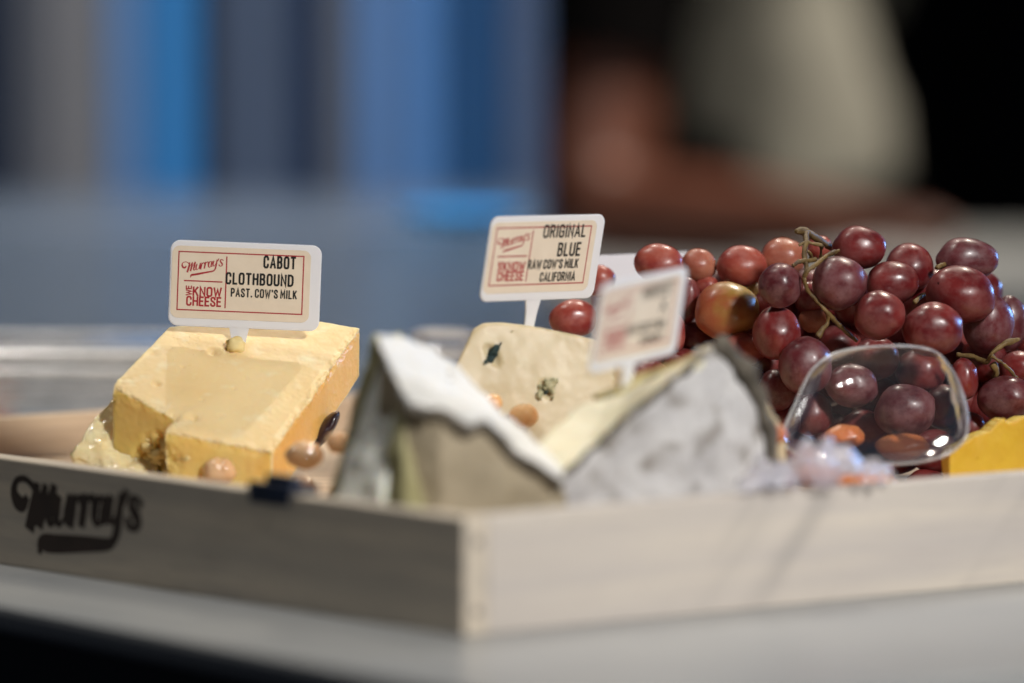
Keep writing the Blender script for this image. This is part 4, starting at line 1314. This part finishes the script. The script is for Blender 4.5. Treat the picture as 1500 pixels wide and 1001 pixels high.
# small blue-black clip over the left rim
s_ = LEN_L - along_left(398)
pc = K0 + L_ * s_ + R_ * TB / 2
cll = Vector((pc.x, pc.y, HB))
parts = []
o_ = pc - L_ * 1.35
v1, f1 = box(o_ - R_ * (TB / 2 + .12) + Vector((0, 0, HB + .01)), L_ * 2.7, R_ * (TB + .24), (0, 0, .34))
v2, f2 = box(o_ + L_ * .15 - R_ * (TB / 2 + .16) + Vector((0, 0, HB - .42)), L_ * 2.4, R_ * .14, (0, 0, .6))
v3, f3 = box(o_ + L_ * .5 - R_ * .2 + Vector((0, 0, HB + .3)), L_ * 1.7, R_ * .5, (0, 0, .34))
cl = thing('clip', 'small blue-black plastic clip pinched over the shaded crate rim', 'clip', cll)
for nm, (v, f) in (('clip_back', (v1, f1)), ('clip_jaw', (v2, f2)), ('clip_lever', (v3, f3))):
    v, f, _ = solid(v, f, None, bevel=.09, seg=3, length=.5, amp=.03, seed=20)
    link(nm, mesh_data(nm, off(v, cll), f, M['clip']), cl)

# ------------------------------------------------------------------ clear plastic box behind the crate, small clear cup, orange fruit
BY = 27
bx0, bx1 = at(-190, 560, BY).x, at(440, 560, BY).x
bl_ = Vector(((bx0 + bx1) / 2, BY + 5, 0))
pb = thing('plastic_box', 'long clear plastic box with ribbed sides on the table behind the crate', 'box', bl_)


def rounded_loop(x0, x1, y0, y1, z, r, n=6):
    return [Vector((x0 + a, y0 + b, z)) for a, b in rounded_rect(x1 - x0, y1 - y0, r, n)]


def loft(loops):
    n = len(loops[0])
    vs = [p for l in loops for p in l]
    fs = []
    for i in range(len(loops) - 1):
        for k in range(n):
            k2 = (k + 1) % n
            fs.append([i * n + k, i * n + k2, (i + 1) * n + k2, (i + 1) * n + k])
    return vs, fs


tz = at(100, 511, BY).z
loops = []
for z, g in ((.05, .5), (.6, .35), (1.8, .2), (2.0, .05), (tz - 2.7, 0), (tz - 2.5, -.15), (tz - 1.9, -.15), (tz - 1.7, .15), (tz - .5, .5), (tz - .1, .8), (tz, 1.2)):
    loops.append(rounded_loop(bx0 + g, bx1 - g, BY + g, BY + 11 - g, z, 1.3))
v, f = loft(loops)
n = len(loops[0])
f.append(list(range(n - 1, -1, -1))); f.append([(len(loops) - 1) * n + k for k in range(n)])
link('shell', mesh_data('shell', off(v, bl_), f, M['lid']), pb)
for row, r, g in ((512, .1, .9), (522, .2, .25), (530, .16, .1), (549, .28, -.1), (572, .16, -.2), (588, .16, -.25)):  # ribs set where the bright reflected streaks run
    z = at(100, row, BY).z
    lp_ = rounded_loop(bx0 + g, bx1 - g, BY + g, BY + 11 - g, z, 1.3)
    v, f = tube(lp_ + lp_[:1], r, 8, cap=False)
    link('rib', mesh_data('rib', off(v, bl_), f, M['lid_ridge']), pb)

cx = at(648, 520, 22)
ct = at(648, 487, 22).z
cl_ = Vector((cx.x, 22, ZIN))
pc_ = thing('plastic_cup', 'small clear plastic cup behind the white soft cheese', 'cup', cl_)
k = (at(692, 500, 22).x - at(604, 500, 22).x) / 2
loops = []
for z, r in ((ZIN + .02, .62), (ZIN + .5, .72), (ct - 1.0, .95), (ct - .9, 1.0), (ct, 1.02)):
    loops.append([Vector((cx.x + math.cos(t * math.pi / 20) * r * k, 22 + math.sin(t * math.pi / 20) * r * k, z)) for t in range(40)])
v, f = loft(loops)
f.append(list(range(39, -1, -1)))
link('cup_wall', mesh_data('cup_wall', off(v, cl_), f, M['lid']), pc_)
for z in (ct, ct - .9):
    lp_ = [Vector((cx.x + math.cos(t * math.pi / 20) * 1.02 * k, 22 + math.sin(t * math.pi / 20) * 1.02 * k, z)) for t in range(41)]
    v, f = tube(lp_, .12, 8, cap=False)
    link('cup_rim', mesh_data('cup_rim', off(v, cl_), f, M['lid_ridge']), pc_)

oc = at(-8, 505, 56)
r = oc.z / 2 + .0
v, f = ball(1.05, 3)
oc = at(-10, 496, 48)
stack = oc.z
v, f = ball(1, 3, lambda q: 1 + .01 * noise.noise(q * 6))
v = [Vector((p.x * stack * .5, p.y * stack * .5, p.z * stack * .56 )) for p in v]
tag(link('orange', mesh_data('orange', v, f, M['orange_fruit']), None, Vector((oc.x - 1.4, 48, stack * .56))), 'orange fruit cut off by the left edge, behind the clear box', 'fruit')

# ------------------------------------------------------------------ person at the far side of the table
PYY = 204
W = lambda px, py, dy=0: at(px, py, PYY + dy)
elbow = W(872, 316, 0)
sh = W(925, -360, 16)
wrist = W(1165, 326, -12)
hand = W(1232, 330, -15)
chest_b = W(1168, 225, 26)
chest_m = W(1112, -20, 24)
chest_t = W(1110, -330, 20)
neck0 = W(1120, -440, 19)
neck1 = W(1125, -540, 16)
head = W(1130, -670, 13)
crown = W(1130, -800, 14)
shr = W(1260, -340, 32)
elr = W(1225, 40, 56)
wrr = W(1190, 280, 62)
pel = W(1130, 560, 30)
plc = Vector((pel.x, pel.y, Z_FLOOR))


def skinned(verts, edges, radii, name, root_i=0, levels=2):
    me = bpy.data.meshes.new(name)
    me.from_pydata([tuple(Vector(p) * S) for p in verts], edges, [])
    o = bpy.data.objects.new(name, me)
    C.objects.link(o)
    sk = o.modifiers.new('skin', 'SKIN')
    for i, r in enumerate(radii):
        r2 = r if isinstance(r, tuple) else (r, r)
        me.skin_vertices[0].data[i].radius = (r2[0] * S, r2[1] * S)
        me.skin_vertices[0].data[i].use_root = (i == root_i)
    sub = o.modifiers.new('sub', 'SUBSURF'); sub.levels = levels; sub.render_levels = levels
    dg = bpy.context.evaluated_depsgraph_get()
    ev = o.evaluated_get(dg).to_mesh()
    v = [p.co / S for p in ev.vertices]
    f = [list(p.vertices) for p in ev.polygons]
    nr = [p.normal.copy() for p in ev.vertices]
    bpy.data.objects.remove(o)
    bpy.data.meshes.remove(me)
    return v, f, nr


hd = (hand - wrist).normalized()
up_ = Vector((0, 0, 1))
sd_ = hd.cross(up_).normalized()
fing = []
P = [pel, chest_b, chest_m, chest_t, neck0, neck1, head, crown, sh, (sh + elbow) / 2, elbow, (elbow * .45 + wrist * .55), wrist, hand, shr, (shr + elr) / 2, elr, (elr + wrr) / 2, wrr]
Eg = [(0, 1), (1, 2), (2, 3), (3, 4), (4, 5), (5, 6), (6, 7), (3, 8), (8, 9), (9, 10), (10, 11), (11, 12), (12, 13), (3, 14), (14, 15), (15, 16), (16, 17), (17, 18)]
Rd = [(10, 12), (9, 9.6), (6.2, 7.2), (7, 9), 5, 4.6, (7.5, 9), 5, 5.5, 5.2, 4.4, 3.8, 2.9, 3.0, 5, 4.6, 3.8, 3.3, 2.6]
for k, (s0, ln, dz) in enumerate([(-3, 6.5, .4), (-1, 7.6, .7), (1, 7.8, .7), (3, 7.0, .4)]):
    b0 = hand + sd_ * s0 * .75 + hd * 3
    m0 = b0 + hd * ln * .5 + up_ * .2
    e0 = m0 + hd * ln * .42 - up_ * 1.3
    i0 = len(P)
    P += [b0, m0, e0]
    Eg += [(13, i0), (i0, i0 + 1), (i0 + 1, i0 + 2)]
    Rd += [1.0, .9, .75]
i0 = len(P)
P += [wrist + hd * 3 + sd_ * 3.6 * -1, wrist + hd * 6.5 - sd_ * 5.2]
Eg += [(13, i0), (i0, i0 + 1)]
Rd += [1.2, .9]
v, f, nr = skinned(P, Eg, Rd, 'person_frame')
person = thing('person', 'person in a grey shirt and black vest resting bare forearm on the table', 'person', plc)
link('body', mesh_data('body', off(v, plc), f, M['skin']), person)


def shell(name, test, grow, mat, levels=0):
    keep = [q for q in f if all(test(v[i]) for i in q)]
    used = sorted({i for q in keep for i in q})
    mp = {i: k for k, i in enumerate(used)}
    vs = [v[i] + nr[i] * (grow + .9 * noise.noise(v[i] * .16) + .5 * noise.noise(Vector((v[i].x * .3, v[i].y * .3, v[i].z * .12)))) for i in used]
    if not vs: return
    link(name, mesh_data(name, off(vs, plc), [[mp[i] for i in q] for q in keep], mat), person)


def near_seg(p, a, b):
    t = max(0, min(1, (p - a).dot(b - a) / (b - a).length_squared))
    return (p - a.lerp(b, t)).length, t


def dist_arm(p):
    d1, t1 = near_seg(p, sh, elbow)
    d2, t2 = near_seg(p, elbow, hand + hd * 15)
    return d1, t1, d2


def is_torso(p):
    d1, t1, d2 = dist_arm(p)
    d3, t3 = near_seg(p, elr, wrr)
    dt, _ = near_seg(p, pel, neck0)
    return p.z < neck0.z - 1 and not (d2 < 4.8) and not (d1 < 5.5 and t1 > .12) and not (d3 < 5 and dt > 12)


shell('shirt', is_torso, .7, M['shirt'])
Z_SHADE = W(1150, 205, 20).z  # below this the vest also supplies the shirt's lower shade
shell('vest', lambda p: is_torso(p) and (p.x < chest_m.x - 3.4 or p.z < Z_SHADE + (chest_b.x - p.x) * .12), 1.5, M['vest'])
shell('sleeve', lambda p: (dist_arm(p)[0] < 7 and dist_arm(p)[1] < .74 and dist_arm(p)[2] > 8 and not is_torso(p)), 1.3, M['vest'])
shell('trousers', lambda p: p.z < pel.z + 2, 1.1, M['vest'])
shell('hair', lambda p: p.z > head.z + 1 or (p.z > neck1.z + 1 and p.y > head.y + 2), 1.0, M['hair'])
# seated legs and feet to the floor
for s_ in (-1, 1):
    hip = pel + Vector((s_ * 7, -2, -4)); knee = Vector((hip.x + s_ * 3, PYY + 8, -32)); ank = Vector((knee.x, PYY + 26, Z_FLOOR + 8)); toe = ank + Vector((0, -16, -5.5))
    hip = Vector((hip.x, max(hip.y, PYY + 24), -24))
    pth = smooth_path([hip, hip.lerp(knee, .5), knee, knee.lerp(ank, .5), ank], 5)
    rr = [8 - 4.0 * i / (len(pth) - 1) for i in range(len(pth))]
    vv, ff = tube(pth, rr, 14)
    link('trouser_leg', mesh_data('trouser_leg', off(vv, plc), ff, M['vest']), person)
    pth = smooth_path([ank + Vector((0, 3, -4)), ank.lerp(toe, .5), toe], 5)
    vv, ff = tube(pth, [3.8, 4.2, 4.3, 4.2, 4.1, 4.0, 3.8, 3.4, 3.0, 2.4, 1.4], 12)
    vv = [Vector((p.x, p.y, max(p.z, Z_FLOOR + .05))) for p in vv]
    link('shoe', mesh_data('shoe', off(vv, plc), ff, M['apron']), person)
# stool under the person
stl = Vector((pel.x, pel.y + 2, Z_FLOOR))
st_ = thing('stool', 'dark round stool under the seated person', 'stool', stl)
lp_ = [(16, -36), (17.5, -35), (17.5, -32.6), (16, -32)]
vs, fs = loft([[Vector((stl.x + math.cos(t * math.pi / 16) * r, stl.y + math.sin(t * math.pi / 16) * r, z)) for t in range(32)] for r, z in lp_])
fs.append(list(range(31, -1, -1))); fs.append([96 + k for k in range(32)])
link('seat', mesh_data('seat', off(vs, stl), fs, M['apron']), st_)
for k in range(4):
    t = math.pi / 4 + k * math.pi / 2
    v_, f_ = tube([stl + Vector((math.cos(t) * 10, math.sin(t) * 10, -Z_FLOOR - 36.2)), stl + Vector((math.cos(t) * 17, math.sin(t) * 17, .05))], 1.4, 10)
    link('leg', mesh_data('leg', off(v_, stl), f_, M['apron']), st_)
